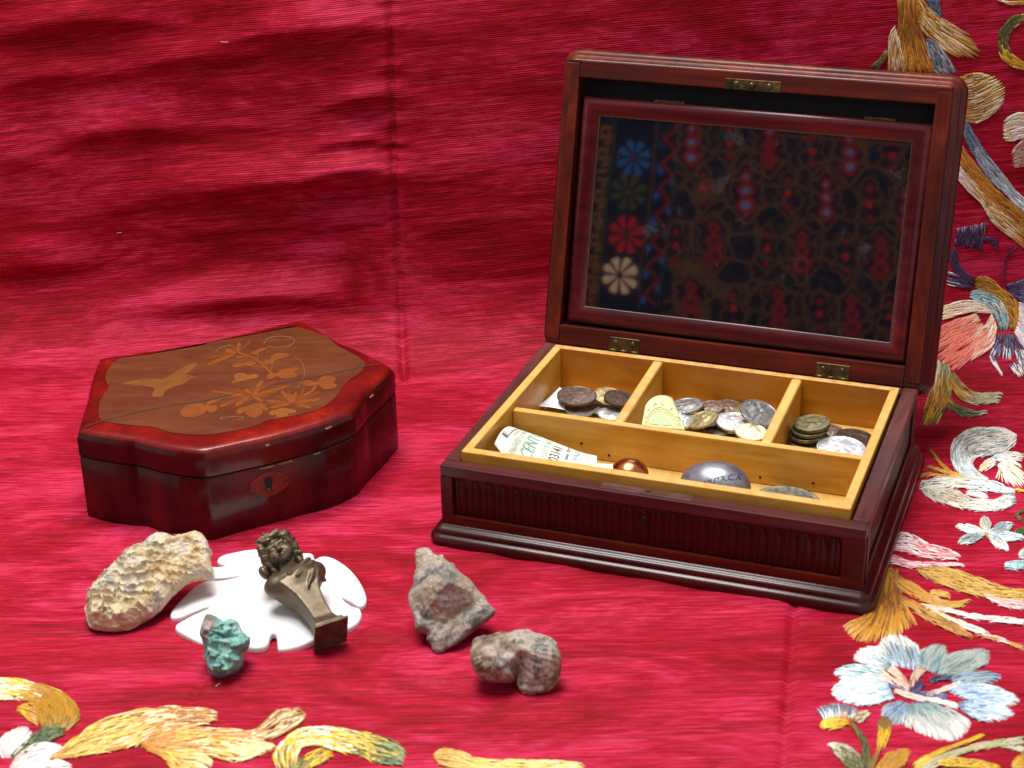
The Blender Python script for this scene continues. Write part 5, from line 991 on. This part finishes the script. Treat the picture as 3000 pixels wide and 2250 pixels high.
# ================================================================ stones
def blob(name, outline, zf, ground_px, phi, tf, tb, mat, label, cat, h=.0011, prof='dome', r=.016, slope=.8, disp=None, lower=None, off=.0, clip=True, mul=None):
    O = onz(*ground_px, off); e1 = np.array([1., 0, 0]); e2 = np.array([0, math.cos(phi), math.sin(phi)]); en = np.cross(e1, e2)
    def pl(px, py): d = ray(px, py); q = CAM+d*(((O-CAM)@en)/(d@en)); return np.array([(q-O)@e1, (q-O)@e2])
    P_ = np.array([pl(*zf(*p)) for p in outline]); P_ = spline(P_, len(P_)*3, True)
    lo = [P_[:, 0].min()-.004, P_[:, 1].min()-.004, -tb-.006]; hi = [P_[:, 0].max()+.004, P_[:, 1].max()+.004, tf+.006]
    (U, V_, W_), l0 = grid(lo, hi, h)
    d2 = poly_sd(U[:, :, 0], V_[:, :, 0], P_)[:, :, None]
    ins = np.maximum(-d2, 0); s_ = np.clip(ins/r, 0, 1)
    T = np.sqrt(1-(1-s_)**2) if prof == 'dome' else np.minimum(1, slope*ins/r)
    wob = fbm(U*60, V_*60, W_*60, 4, len(name))
    TF_ = tf*T; TB_ = tb*T
    if lower is not None: TB_ = lower(U, V_, T, P_)*np.minimum(1, s_*3)
    if mul is not None: TF_ = TF_*mul(U, V_, P_)
    if disp is not None: TF_ = TF_+disp(U, V_, W_, P_)*np.minimum(1, s_*4)
    F_ = np.where(W_ > 0, W_-TF_, -W_-TB_); F_ = np.maximum(F_*.7, d2+.0014*wob)+.0006*wob
    if clip:
        zz = O[2]+V_*e2[2]+W_*en[2]; F_ = smax(F_, -zz+.0002, .001)
    V3, Q_ = surface_nets(F_, l0, h)
    Wd = V3[:, :1]*e1+V3[:, 1:2]*e2+V3[:, 2:]*en
    o = fast_mesh(name, Wd, Q_, mat); o.location = O; return tag(o, label, cat)
zS = Z(220, 1520, 2.4578)
def rockmat(name, stops, scale=60, rough=.75, bump=.8, dist=.8, spec=.3, streak=(1, 1, 1)):
    m_ = M(name); a_ = m_.noise(m_.co('Object', streak), scale, 6, .62, dist); b_ = m_.noise(m_.co('Object'), scale*7, 4, .65)
    m_.set(col=m_.ramp(m_.math('ADD', m_.math('MULTIPLY', a_, .75), m_.math('MULTIPLY', b_, .25)), stops), rough=rough, spec=spec); m_.bump(b_, bump, .0012); return m_.m
SHM = rockmat('cream_oyster_stone', [(.30, (.24, .19, .13)), (.39, (.46, .30, .13)), (.46, (.58, .45, .27)), (.53, (.64, .54, .38)), (.60, (.36, .34, .32)), (.72, (.68, .58, .43))], 55)
shell_px = [(85, 560), (110, 510), (200, 410), (270, 350), (340, 285), (420, 230), (500, 190), (560, 140), (620, 115), (690, 130), (740, 140), (820, 120), (905, 112), (945, 150), (970, 190), (975, 230), (1005, 245), (985, 275), (980, 330), (990, 420), (900, 450), (800, 490), (720, 545), (660, 600), (620, 650), (560, 700), (480, 740), (400, 790), (290, 812), (200, 800), (140, 790), (100, 730), (85, 640)]
def sh_disp(U, V_, W_, P_):
    u_ = (U-P_[:, 0].min())/np.ptp(P_[:, 0]); v_ = (V_-P_[:, 1].min())/np.ptp(P_[:, 1])
    q = (.18*u_+.95*v_)*10+.8*fbm(U*70, V_*70, 0*U, 4, 2)+.5*np.sin(u_*6)
    saw = q-np.floor(q); amp = (.0046+.0012*vnoise(U*70, V_*70, 0*U, 31))*np.clip(1.7-1.4*u_, .18, 1)
    return amp*(saw**3-.3)+.0011*fbm(U*170, V_*170, W_*170, 3, 8)+.0012*np.abs(fbm(U*420, V_*420, W_*90, 2, 3))
def sh_low(U, V_, T, P_):
    u_ = np.clip((U-P_[:, 0].min())/np.ptp(P_[:, 0]), 0, 1); return T*(.016*np.clip(1-1.3*u_, 0, 1)+.0045)
blob('oyster_fossil', shell_px, zS, zS(250, 800), math.radians(27), .0105, .026, SHM, 'cream coloured fossil oyster shell with rough layered ridges', 'fossil', .0008, 'dome', .009, disp=sh_disp, lower=sh_low, off=.0035)
PORC = M('white_porcelain'); a_ = PORC.noise(PORC.co('Object'), 60, 2); PORC.set(col=PORC.ramp(a_, [(.35, (.80, .775, .775)), (.65, (.86, .845, .845))]), rough=.34, spec=.45); PORC.bump(a_, .05, .002); PORC = PORC.m
leaf_px = [(1022, 290), (1060, 258), (1200, 236), (1330, 225), (1500, 228), (1640, 240), (1700, 246), (1720, 268), (1722, 283), (1728, 296), (1742, 286), (1800, 275), (1880, 300), (1980, 360), (2045, 435), (2088, 530), (2100, 590), (2080, 626), (2040, 630), (1985, 598), (1900, 562), (1985, 626), (2050, 648), (2062, 690), (2030, 742), (1960, 785), (1850, 830), (1720, 880), (1600, 920), (1480, 934), (1458, 920), (1452, 855), (1435, 838), (1410, 848), (1395, 890), (1370, 917), (1300, 932), (1220, 925), (1100, 915), (930, 893), (830, 850), (745, 812), (722, 787), (742, 758), (830, 716), (960, 676), (950, 660), (830, 690), (745, 716), (702, 720), (685, 697), (700, 650), (770, 570), (860, 500), (950, 466), (1080, 474), (1210, 440), (1090, 446), (970, 446), (945, 430), (945, 360), (985, 340), (1095, 338), (1040, 312)]
LP_ = np.array([onz(*zS(*p), .004)[:2] for p in leaf_px]); LC = LP_.mean(0); LPs = spline(LP_-LC, len(LP_)*3, True)
lo = [LPs[:, 0].min()-.004, LPs[:, 1].min()-.004, -.001]; hi = [LPs[:, 0].max()+.004, LPs[:, 1].max()+.004, .020]
(U, V_, W_), l0 = grid(lo, hi, .0010); d2 = poly_sd(U[:, :, 0], V_[:, :, 0], LPs)[:, :, None]
ins = np.maximum(-d2, 0); cx_, cy_ = LPs[:, 0].mean(), LPs[:, 1].mean(); rad_ = np.sqrt(((U[:, :, :1])/.055)**2+((V_[:, :, :1])/.06)**2)
topz = .0046+.0056*np.clip(1-rad_**2, 0, 1)+.0010*np.cos(7*np.arctan2(V_[:, :, :1], U[:, :, :1]))*np.clip(rad_-.3, 0, 1); rr_ = .0017
q1 = d2+rr_; q2 = np.abs(W_-topz+.0026+rr_*0)-.0028+rr_; q2 = np.maximum(W_-topz+rr_, -(W_-topz+.0062)+rr_)
F_ = np.minimum(np.maximum(q1, q2), 0)+np.hypot(np.maximum(q1, 0), np.maximum(q2, 0))-rr_
V3, Q_ = surface_nets(F_, l0, .0010); o = fast_mesh('porcelain_leaf', V3, Q_, PORC); o.location = (LC[0], LC[1], 0); tag(o, 'white porcelain leaf shaped dish with slit lobes under the bronze bust', 'dish')
def leaf_top(x, y): u_, v_ = x-LC[0], y-LC[1]; return .005+.0075*max(0, 1-(u_/.055)**2-(v_/.06)**2)
GRM = M('green_malachite_stone'); a_ = GRM.noise(GRM.co('Object'), 70, 6, .6, .6); b_ = GRM.noise(GRM.co('Object'), 420, 4); sep = GRM.n('ShaderNodeSeparateXYZ'); GRM.l(GRM.co('Object'), sep.inputs[0])
gcol = GRM.ramp(GRM.math('ADD', GRM.math('MULTIPLY', a_, .8), GRM.math('MULTIPLY', b_, .2)), [(.28, (.02, .06, .06)), (.40, (.09, .25, .22)), (.52, (.21, .43, .38)), (.66, (.42, .60, .55))])
brn = GRM.ramp(a_, [(.35, (.04, .03, .028)), (.5, (.17, .13, .11)), (.62, (.40, .36, .33))])
GRM.set(col=GRM.mix(GRM.ramp(GRM.math('MULTIPLY', GRM.math('ADD', GRM.math('ADD', GRM.math('MULTIPLY', sep.outputs[2], 22), GRM.math('MULTIPLY', sep.outputs[0], -22)), GRM.math('ADD', GRM.math('MULTIPLY', a_, 1.2), -.28)), .82), [(.78, (0, 0, 0)), (.92, (1, 1, 1))]), gcol, brn), rough=.6); GRM.bump(b_, .8, .0012)
green_px = [(950, 685), (925, 720), (905, 765), (898, 830), (915, 870), (942, 905), (950, 950), (938, 1000), (958, 1060), (980, 1118), (1040, 1136), (1110, 1130), (1180, 1082), (1212, 1030), (1205, 972), (1245, 930), (1262, 870), (1235, 835), (1195, 800), (1170, 745), (1110, 728), (1062, 748), (1000, 702)]
blob('green_mineral', green_px, zS, zS(1060, 1128), math.radians(48), .012, .012, GRM.m, 'small rough green and brown mineral leaning on the porcelain leaf', 'mineral', .0007, 'dome', .008, disp=lambda U, V_, W_, P_: -.0045*np.abs(fbm(U*85, V_*85, 0*W_, 2, 4))+.001+.0034*np.abs(fbm(U*240, V_*240, W_*240, 3, 7))-.0008, off=.003)
zQ = Z(1100, 1560, 3.318)
FLM = M('grey_brown_flint'); a_ = FLM.noise(FLM.co('Object'), 27, 6, .7, .3); b_ = FLM.noise(FLM.co('Object'), 380, 4); 
FLM.set(col=FLM.ramp(FLM.math('ADD', FLM.math('MULTIPLY', a_, .8), FLM.math('MULTIPLY', b_, .2)), [(.30, (.022, .017, .015)), (.38, (.085, .062, .048)), (.44, (.19, .175, .16)), (.49, (.38, .33, .27)), (.53, (.26, .165, .085)), (.57, (.47, .43, .375)), (.63, (.17, .165, .165)), (.74, (.36, .34, .31))]), rough=.6); FLM.bump(b_, .5, .001)
flint_px = [(385, 185), (400, 160), (490, 150), (540, 175), (570, 215), (660, 245), (720, 300), (770, 310), (800, 370), (900, 450), (960, 510), (1000, 570), (1090, 625), (1105, 670), (1160, 720), (1185, 770), (1100, 850), (950, 960), (870, 1030), (760, 1095), (680, 1140), (640, 1165), (570, 1150), (545, 1100), (500, 1040), (495, 985), (400, 950), (390, 900), (380, 830), (330, 700), (325, 600), (365, 540), (375, 450), (400, 340), (385, 250)]
def fl_disp(U, V_, W_, P_): return .0014*np.abs(fbm(U*60, V_*60, 0*U, 2, 21))-.0006+.0007*fbm(U*300, V_*300, W_*300, 3, 5)
def fl_mul(U, V_, P_):
    c0 = P_.mean(0); su, sv = np.ptp(P_[:, 0])/2, np.ptp(P_[:, 1])/2; u_ = (U-c0[0])/su; v_ = (V_-c0[1])/sv; T_ = np.full(U.shape, .017)
    for a_, off_, sl in [(20, .25, .020), (75, .35, .016), (140, .20, .024), (205, .15, .026), (258, .10, .030), (300, .00, .026), (335, .30, .030), (110, .55, .05)]:
        a_ = math.radians(a_); T_ = np.minimum(T_, .016-sl*np.maximum(u_*math.cos(a_)+v_*math.sin(a_)-off_, -.2))
    return np.maximum(T_, .004)/.017
blob('flint_rock', flint_px, zQ, zQ(640, 1160), math.radians(42), .020, .016, FLM.m, 'pointed grey and tan flint rock in front of the mahogany box', 'rock', .0009, 'dome', .0105, 1.15, disp=fl_disp, off=.002, mul=fl_mul)
# coiled fossil: a thick open ring
AMM = rockmat('mottled_ammonite_stone', [(.30, (.035, .028, .025)), (.39, (.13, .085, .06)), (.45, (.27, .19, .13)), (.50, (.42, .36, .30)), (.55, (.11, .10, .095)), (.61, (.45, .41, .36)), (.74, (.50, .46, .42))], 34, .55, .6, .4)
amm_px = [(905, 1240), (930, 1130), (1000, 1060), (1100, 1000), (1220, 952), (1260, 966), (1310, 962), (1400, 940), (1520, 965), (1640, 1020), (1740, 1080), (1800, 1180), (1812, 1290), (1785, 1390), (1725, 1485), (1640, 1550), (1560, 1566), (1460, 1552), (1395, 1515), (1380, 1440), (1376, 1350), (1368, 1350), (1355, 1430), (1310, 1460), (1230, 1478), (1120, 1470), (1010, 1420), (940, 1350)]
def am_disp(U, V_, W_, P_):
    u0, v0 = P_[:, 0].min(), P_[:, 1].min(); su, sv = np.ptp(P_[:, 0]), np.ptp(P_[:, 1]); u_ = (U-u0)/su; v_ = (V_-v0)/sv
    hr = np.hypot((u_-.42)*1.1, (v_-.66)*.9); an_ = np.arctan2(v_-.66, u_-.42)
    d_ = -.0050*np.exp(-(hr/.10)**2)-.0085*np.exp(-((u_-.505+.10*(v_-.35))/.045)**2)*np.clip((.52-v_)/.15, 0, 1)
    d_ += .00028*np.cos(an_*34+.8*fbm(U*60, V_*60, 0*U, 2, 3))*np.clip(hr*4-.4, 0, 1)
    fac = .0125+.0-.030*np.maximum(.66-u_, 0)*1.0-.012*np.maximum(.50-v_, 0)
    d_ += np.clip((u_-.5)/.05, 0, 1)*np.clip((.62-v_)/.1, 0, 1)*np.minimum(0, (fac-.0130))*.9
    return d_+.0013*fbm(U*140, V_*140, W_*140, 4, 13)
blob('ammonite_fossil', amm_px, zQ, zQ(1480, 1545), math.radians(50), .0135, .012, AMM, 'rounded coiled ammonite fossil with a notch, nearest the front centre', 'fossil', .0008, 'dome', .0165, disp=am_disp, off=.003)
# ================================================================ bronze bust
zU = Z(700, 1520, 3.95); Bp = onz(*zU(1070, 1345), .0135); Hp = onz(*zU(430, 365), .036)
Ax = Hp-Bp; Ln = np.linalg.norm(Ax); Ax /= Ln; SC = Ln/.096
cv = CAM-Bp; cv /= np.linalg.norm(cv); Fv = cv-(cv@Ax)*Ax; Fv /= np.linalg.norm(Fv); Rv = np.cross(Ax, Fv)
ro = math.radians(24); Fr = math.cos(ro)*Fv-math.sin(ro)*Rv*-1; Rr = np.cross(Ax, Fr)    # front turned to the viewer's right
if (Fr@cr) < 0: Fr = math.cos(ro)*Fv-math.sin(ro)*Rv; Rr = np.cross(Ax, Fr)
hB = .62
(X_, Y_, Z_), l0 = grid([-23, -25, -1], [23, 17, 114], hB)
def bx3(x, y, z, c, hw, r_=.5): q = [np.abs(a-b)-h_+r_ for a, b, h_ in zip((x, y, z), c, hw)]; return np.sqrt(sum(np.maximum(a, 0)**2 for a in q))+np.minimum(np.maximum(np.maximum(q[0], q[1]), q[2]), 0)-r_
f = bx3(X_, Y_, Z_, (0, 0, 1.1), (11.5, 11.5, 1.1), .4)
f = np.minimum(f, bx3(X_, Y_, Z_, (0, 0, 4), (9.6, 9.6, 2.2), .6))
hx = np.interp(Z_, [0, 6, 9, 14, 26, 40, 50, 58, 66], [9.4, 9.2, 7.6, 6.6, 6.6, 8.4, 12, 15, 15]); hy = np.interp(Z_, [0, 6, 9, 14, 26, 40, 50, 58, 66], [9.4, 9.2, 7.6, 6.4, 6.4, 7.5, 9, 9.5, 9])
sh = smax(smax(np.abs(X_)-hx, np.abs(Y_)-hy, 1.2), smax(Z_-56, 3-Z_, .5), 1.5); f = smin(f, sh*.85, 1.0)
f = smin(f, ell(X_, Y_, Z_, (0, 0, 59), (18.5, 11, 13)), 3); f = smin(f, caps(X_, Y_, Z_, (-13.5, 1, 62), (14.5, 1, 64), 7.6), 3)
for a, b, r0, r1 in [((12, -8, 69), (-6, -11, 58), 1.8, 1.2), ((15, -3, 66), (6, -9.5, 48), 2.0, 1.0), ((16, -2, 62), (9, -8, 45), 1.8, .9),  ((17, 2, 68), (17, 0, 52), 2.2, 1.2), ((10, -9, 56), (1, -10, 42), 1.8, .9), ((15, -6, 60), (4, -10, 47), 1.7, .9), ((14, -7, 66), (-2, -10.8, 54), 1.7, 1.0)]: f = smin(f, caps(X_, Y_, Z_, a, b, r0, r1), 1.0)
f = smin(f, caps(X_, Y_, Z_, (0, 1, 68), (0, 0, 82), 6.6, 5.6), 3)
ya = math.radians(16); xh = X_*math.cos(ya)-Y_*math.sin(ya); yh = X_*math.sin(ya)+Y_*math.cos(ya); xh, yh = (xh, yh)
ti = math.radians(-6); xz = xh; xh = xz*math.cos(ti)-(Z_-84)*math.sin(ti); zh = xz*math.sin(ti)+(Z_-84)*math.cos(ti)+84
pp = math.radians(23); yh, zh = yh*math.cos(pp)+(zh-78)*math.sin(pp), -yh*math.sin(pp)+(zh-78)*math.cos(pp)+78
kh_ = .90; xh, yh, zh = xh/kh_, yh/kh_, (zh-75)/kh_+75
hd = ell(xh, yh, zh, (0, -.5, 90.5), (9.4, 11, 12.4))
hd = smin(hd, ell(xh, yh, zh, (0, -8.6, 81), (4.2, 3.4, 3.2)), 3)
for s_ in (-1, 1): hd = smin(hd, ell(xh, yh, zh, (s_*4.8, -7.6, 86), (4, 3.4, 4.6)), 2)
hd = smin(hd, caps(xh, yh, zh, (-5.4, -9.6, 94), (5.4, -9.6, 94), 1.6), 1.6)
for s_ in (-1, 1):
    hd = smax(hd, -ell(xh, yh, zh, (s_*3.9, -12.4, 91.4), (2.9, 2.1, 1.7)), 1.0)
    hd = smin(hd, ell(xh, yh, zh, (s_*3.8, -10.0, 91.2), (2.1, 1.3, 1.1)), .4); hd = smax(hd, -caps(xh, yh, zh, (s_*2.0, -11.4, 90.8), (s_*5.6, -10.4, 90.9), .38), .3)
hd = smin(hd, caps(xh, yh, zh, (0, -11.0, 93.5), (0, -13.6, 88.2), 1.0, 1.55), .9); hd = smin(hd, caps(xh, yh, zh, (-1.5, -12.2, 88), (1.5, -12.2, 88), .9), .6)
hd = smin(hd, ell(xh, yh, zh, (0, -11.2, 85.0), (2.8, 1.5, .8)), .5); hd = smin(hd, ell(xh, yh, zh, (0, -11.1, 83.3), (2.3, 1.6, .9)), .5); hd = smax(hd, -caps(xh, yh, zh, (-2.7, -12.8, 84.2), (2.7, -12.8, 84.2), .45), .3)
f = smin(f, hd*kh_, 1.2)
wv = .9*np.sin(zh*1.15+1.5*np.sin(xh*.5)+yh*.5)+.5*np.sin(zh*2.1+xh*.9)
hair = smax(ell(xh, yh, zh, (0, 2.5, 93), (12.2, 11.2, 12.6)), -(yh+4.0+.16*np.maximum(zh-96, 0)**1.5*-1+0*xh), 1.0)
hair = smin(hair, ell(xh, yh, zh, (0, -5, 102.2), (9, 6, 3.6)), 1.5)
for s_ in (-1, 1):
    hair = smin(hair, caps(xh, yh, zh, (s_*9.5, -5.5, 99), (s_*11.5, -1, 86), 3.2, 3.6), 1.5); hair = smin(hair, caps(xh, yh, zh, (s_*10.6, -1, 87), (s_*9.5, -2.5, 73), 2.8, 1.8), 1.2)
hair = smin(hair, caps(xh, yh, zh, (-9, 4, 80), (9, 4, 80), 5.5), 2)
for a, r_ in [((6, -2, 105), (5, 3.5, 3)), ((-3, -3.5, 106), (6.5, 3.2, 2.4)), ((12, -1, 101), (3.6, 3.4, 4)), ((-1, -2, 108.5), (2, 1.6, 2.6)), ((14, 0, 95), (2.6, 3, 3.4)), ((13, -3, 88), (2.4, 2.4, 3)), ((12, -4, 80), (2.2, 2.2, 2.8))]: hair = smin(hair, ell(xh, yh, zh, a, r_), .7)
hair = hair-.30*wv; hair = smin(hair, ell(xh, yh, zh, (-16.8, -1, 82.5), (3.4, 4.6, 6)), .8)
f = smin(f, hair*kh_, .6)
V3, Q_ = surface_nets(f, l0, hB); V3 = V3/1000*SC
V3[:, :2] *= 1.16
Wd = V3[:, :1]*Rr-V3[:, 1:2]*Fr+V3[:, 2:]*Ax
BRZ = M('dark_olive_bronze'); a_ = BRZ.noise(BRZ.co('Object'), 120, 5, .65); b_ = BRZ.noise(BRZ.co('Object'), 45, 3)
geo = BRZ.n('ShaderNodeNewGeometry')
bcol = BRZ.ramp(a_, [(.30, (.060, .042, .025)), (.50, (.120, .088, .050)), (.72, (.19, .145, .085))])
bcol = BRZ.mix(BRZ.ramp(b_, [(.70, (0, 0, 0)), (.76, (.6, .6, .6))]), bcol, (.10, .26, .18))
BRZ.set(col=bcol, metal=.6, rough=BRZ.math('ADD', BRZ.math('MULTIPLY', a_, .2), .34)); BRZ.bump(a_, .1, .0004)
o = fast_mesh('bronze_bust', Wd, Q_, BRZ.m); o.location = Bp; tag(o, 'dark bronze bust seal of a girl lying on the white porcelain leaf', 'figurine')
# ================================================================ the rug hanging opposite, seen in the mirror
RUP = np.array([0, 0, 1.])
nl = np.array([0, -lcos, lsin]); NM = nl[0]*bux+nl[1]*buy+nl[2]*RUP                                # mirror normal in the world
mo_ = lx([(0, 0, .0082)])[0]; MO = BO+mo_[0]*bux+mo_[1]*buy+np.array([0, 0, mo_[2]])
def reflect(px, py):
    d = ray(px, py); q = CAM+d*(((MO-CAM)@NM)/(d@NM)); return q, d-2*(d@NM)*NM
qc, dc = reflect(2190, 660); dc /= np.linalg.norm(dc); RC0 = qc+dc*1.8
rn = -np.array([dc[0], dc[1], 0]); rn /= np.linalg.norm(rn); re1 = np.cross(RUP, rn)
def rug_pt(px, py): q, d = reflect(px, py); p = q+d*(((RC0-q)@rn)/(d@rn)); return np.array([(p-RC0)@re1, (p-RC0)[2]])
rot = Matrix(((re1[0], 0, rn[0], RC0[0]), (re1[1], 0, rn[1], RC0[1]), (0, 1, 0, RC0[2]), (0, 0, 0, 1)))   # local x = re1, y = up, z = towards the mirror
m_ = M('navy_rug_pile'); vo = m_.n('ShaderNodeTexVoronoi', feature='DISTANCE_TO_EDGE'); vo.inputs['Scale'].default_value = 17; vo.inputs['Randomness'].default_value = .55
nz = m_.noise(m_.co('Object'), 14, 3); mpn = m_.n('ShaderNodeMix', data_type='VECTOR'); 
m_.l(m_.co('Object', (1, 1.25, .01)), vo.inputs['Vector'])
vo2 = m_.n('ShaderNodeTexVoronoi', feature='DISTANCE_TO_EDGE'); vo2.inputs['Scale'].default_value = 41; vo2.inputs['Randomness'].default_value = .8; m_.l(m_.co('Object', (1, 1, .01)), vo2.inputs['Vector'])
col = m_.mix(m_.ramp(vo.outputs['Distance'], [(.03, (1, 1, 1)), (.075, (0, 0, 0))]), (.006, .007, .020), (.105, .042, .022))
col = m_.mix(m_.ramp(vo2.outputs['Distance'], [(.02, (.5, .5, .5)), (.05, (0, 0, 0))]), col, (.09, .035, .016))
m_.set(col=m_.mix(.35, col, m_.mix(1., col, m_.ramp(nz, [(.3, (.4, .4, .4)), (.7, (1.4, 1.4, 1.4))]), 'MULTIPLY')), rough=.95, spec=.05)
bm = bmesh.new(); bmesh.ops.create_cube(bm, size=1)
for v_ in bm.verts: v_.co = (v_.co.x*1.5, v_.co.y*1.3, v_.co.z*.008)
rug = bm_obj('hanging_rug', bm, m_.m); rug.matrix_world = rot; tag(rug, 'dark navy patterned rug hanging opposite, seen only in the mirror', 'rug')
zM = Z(1680, 340, 2.1686)
RM = {k_: plain('rug_wool_'+k_, c, .95, spec=.05) for k_, c in {'blue': (.026, .085, .23), 'olive': (.050, .050, .022), 'red': (.42, .012, .018), 'cream': (.70, .45, .26), 'orange': (.17, .06, .016), 'navy': (.006, .007, .020), 'brown': (.12, .046, .022), 'crimson': (.20, .010, .018), 'dark': (.022, .016, .010), 'steel': (.11, .15, .26)}.items()}
_r = [0]
def rp(name, pts, mat, sm=1):
    P_ = np.array([rug_pt(*zM(*p)) for p in pts]); P_ = spline(P_, len(P_)*sm, True) if sm > 1 else P_; _r[0] += 1
    return flat_poly([(x, y, .0042) for x, y in P_], .0012+.00002*(_r[0] % 50), (0, 0, 1), name, RM[mat], rug)
def strip(name, pts, w_, mat):
    P_ = np.array(pts, float); d = np.gradient(P_, axis=0); n_ = np.stack([-d[:, 1], d[:, 0]], 1); n_ /= np.linalg.norm(n_, axis=1, keepdims=True)
    Q2 = [rug_pt(*zM(*p)) for p in np.vstack([P_-n_*w_/2, (P_+n_*w_/2)])]; n = len(P_); _r[0] += 1; zz = .0068+.00002*(_r[0] % 50)
    return mesh(name, [(x, y, zz) for x, y in Q2], [(i, i+1, n+i+1, n+i) for i in range(n-1)], RM[mat], rug)
# border ground
rp('border_band', [(30, -60), (690, -60), (560, 1330), (-60, 1330)], 'navy')
for cx, cy, mt in [(385, 275, 'blue'), (352, 490, 'olive'), (335, 755, 'red'), (295, 1018, 'cream')]:
    for i in range(8):
        a = 2*math.pi*(i+.5)/8+.1; c_, s_ = math.cos(a), math.sin(a); R_ = 116; pts = []
        for r_, w_ in ((.20, .03), (.55, .13), (.85, .22), (1.0, .13), (.95, 0), (1.0, -.13), (.85, -.22), (.55, -.13), (.20, -.03)): pts.append((cx+R_*(r_*c_-w_*s_), cy+R_*1.06*(r_*s_+w_*c_)))
        rp('flower_petal', pts, mt)
    rp('flower_centre', [(cx+14*math.cos(q), cy+14*math.sin(q)) for q in np.linspace(0, 2*math.pi, 8, endpoint=False)], {'blue': 'crimson', 'olive': 'orange', 'red': 'olive', 'cream': 'navy'}[mt])
def xb(y, x0, x1): return x0+(x1-x0)*(y-50)/1150
for i in range(9):
    y = 70+i*136; x = xb(y, 205, 105)
    for q in ((0, 0, 74, 18), (0, 56, 80, 18), (0, 0, 18, 74), (44, 22, 18, 30), (30, 84, 40, 30)): rp('border_hook', [(x-36+q[0], y+q[1]), (x-36+q[0]+q[2], y+q[1]-4), (x-36+q[0]+q[2]-10, y+q[1]+q[3]), (x-36+q[0]-4, y+q[1]+q[3]+6)], 'orange')
for x0, x1, mt in ((262, 150, 'olive'), (545, 405, 'brown'), (680, 545, 'olive')): strip('border_line', [(xb(y, x0, x1), y) for y in np.linspace(40, 1230, 14)], 9, mt)
zz = []
for i in range(15): y = 60+i*82; zz.append((xb(y, 612, 462)+(42 if i % 2 == 0 else -42)+20, y))
for a, b in zip(zz[:-1], zz[1:]): strip('zigzag', [a, ((a[0]+b[0])/2, (a[1]+b[1])/2), b], 17, 'crimson')
for i in range(14):
    y = 101+i*82; x = xb(y, 612, 462)+(-28 if i % 2 else 62); rp('border_lozenge', [(x-4, y-34), (x+22, y), (x+2, y+36), (x-20, y+4)], 'blue')
# field ornaments
def pend(cx, cy, sc, cols):
    for dy, r_ in ((-88, 34), (0, 44), (92, 52)):
        rp('field_lobe', [(cx+sc*r_*math.cos(q)*(1+.22*math.cos(4*q)), cy+sc*(dy+1.25*r_*math.sin(q))) for q in np.linspace(0, 2*math.pi, 14, endpoint=False)], cols[0], 2)
    for dy, r_ in ((-88, 14), (0, 22), (92, 25)): rp('field_dot', [(cx+sc*r_*math.cos(q), cy+sc*(dy+r_*math.sin(q))) for q in np.linspace(0, 2*math.pi, 8, endpoint=False)], cols[1])
    P_ = [(0, -190), (40, -140), (70, -110), (105, -120), (110, -80), (80, -60), (100, 0), (80, 50), (120, 60), (125, 105), (90, 110), (50, 160), (0, 220)]
    strip('field_outline', [(cx+sc*x, cy+sc*y) for x, y in P_], 15, 'brown'); strip('field_outline', [(cx-sc*x, cy+sc*y) for x, y in P_], 15, 'brown')
def pend2(cx, cy, sc):
    for dy in (-84, 0, 84): rp('field_square', [(cx-17*sc, cy+sc*(dy-19)), (cx+19*sc, cy+sc*(dy-17)), (cx+17*sc, cy+sc*(dy+20)), (cx-18*sc, cy+sc*(dy+18))], 'red' if dy == 0 else 'crimson')
    P_ = [(0, -160), (50, -120), (42, -70), (80, -50), (50, 0), (86, 40), (70, 90), (30, 110), (0, 170)]
    strip('field_outline', [(cx+sc*x, cy+sc*y) for x, y in P_], 13, 'brown'); strip('field_outline', [(cx-sc*x, cy+sc*y) for x, y in P_], 13, 'brown')
for cx, cy in ((1095, 480), (1605, 525), (2110, 590), (755, 170), (1245, 190), (1752, 235)): pend(cx, cy, 1, ('crimson', 'steel'))
for cx, cy in ((890, 800), (1450, 860), (1945, 890), (745, 1180), (1300, 1230), (1770, 1260)): pend(cx, cy, 1, ('crimson', 'dark'))
for cx, cy in ((828, 465), (1365, 500), (1880, 560), (985, 180), (1512, 230), (2020, 260), (655, 825), (1232, 850), (1722, 895), (1015, 1230), (1560, 1260), (2010, 1280)): pend2(cx, cy, 1)
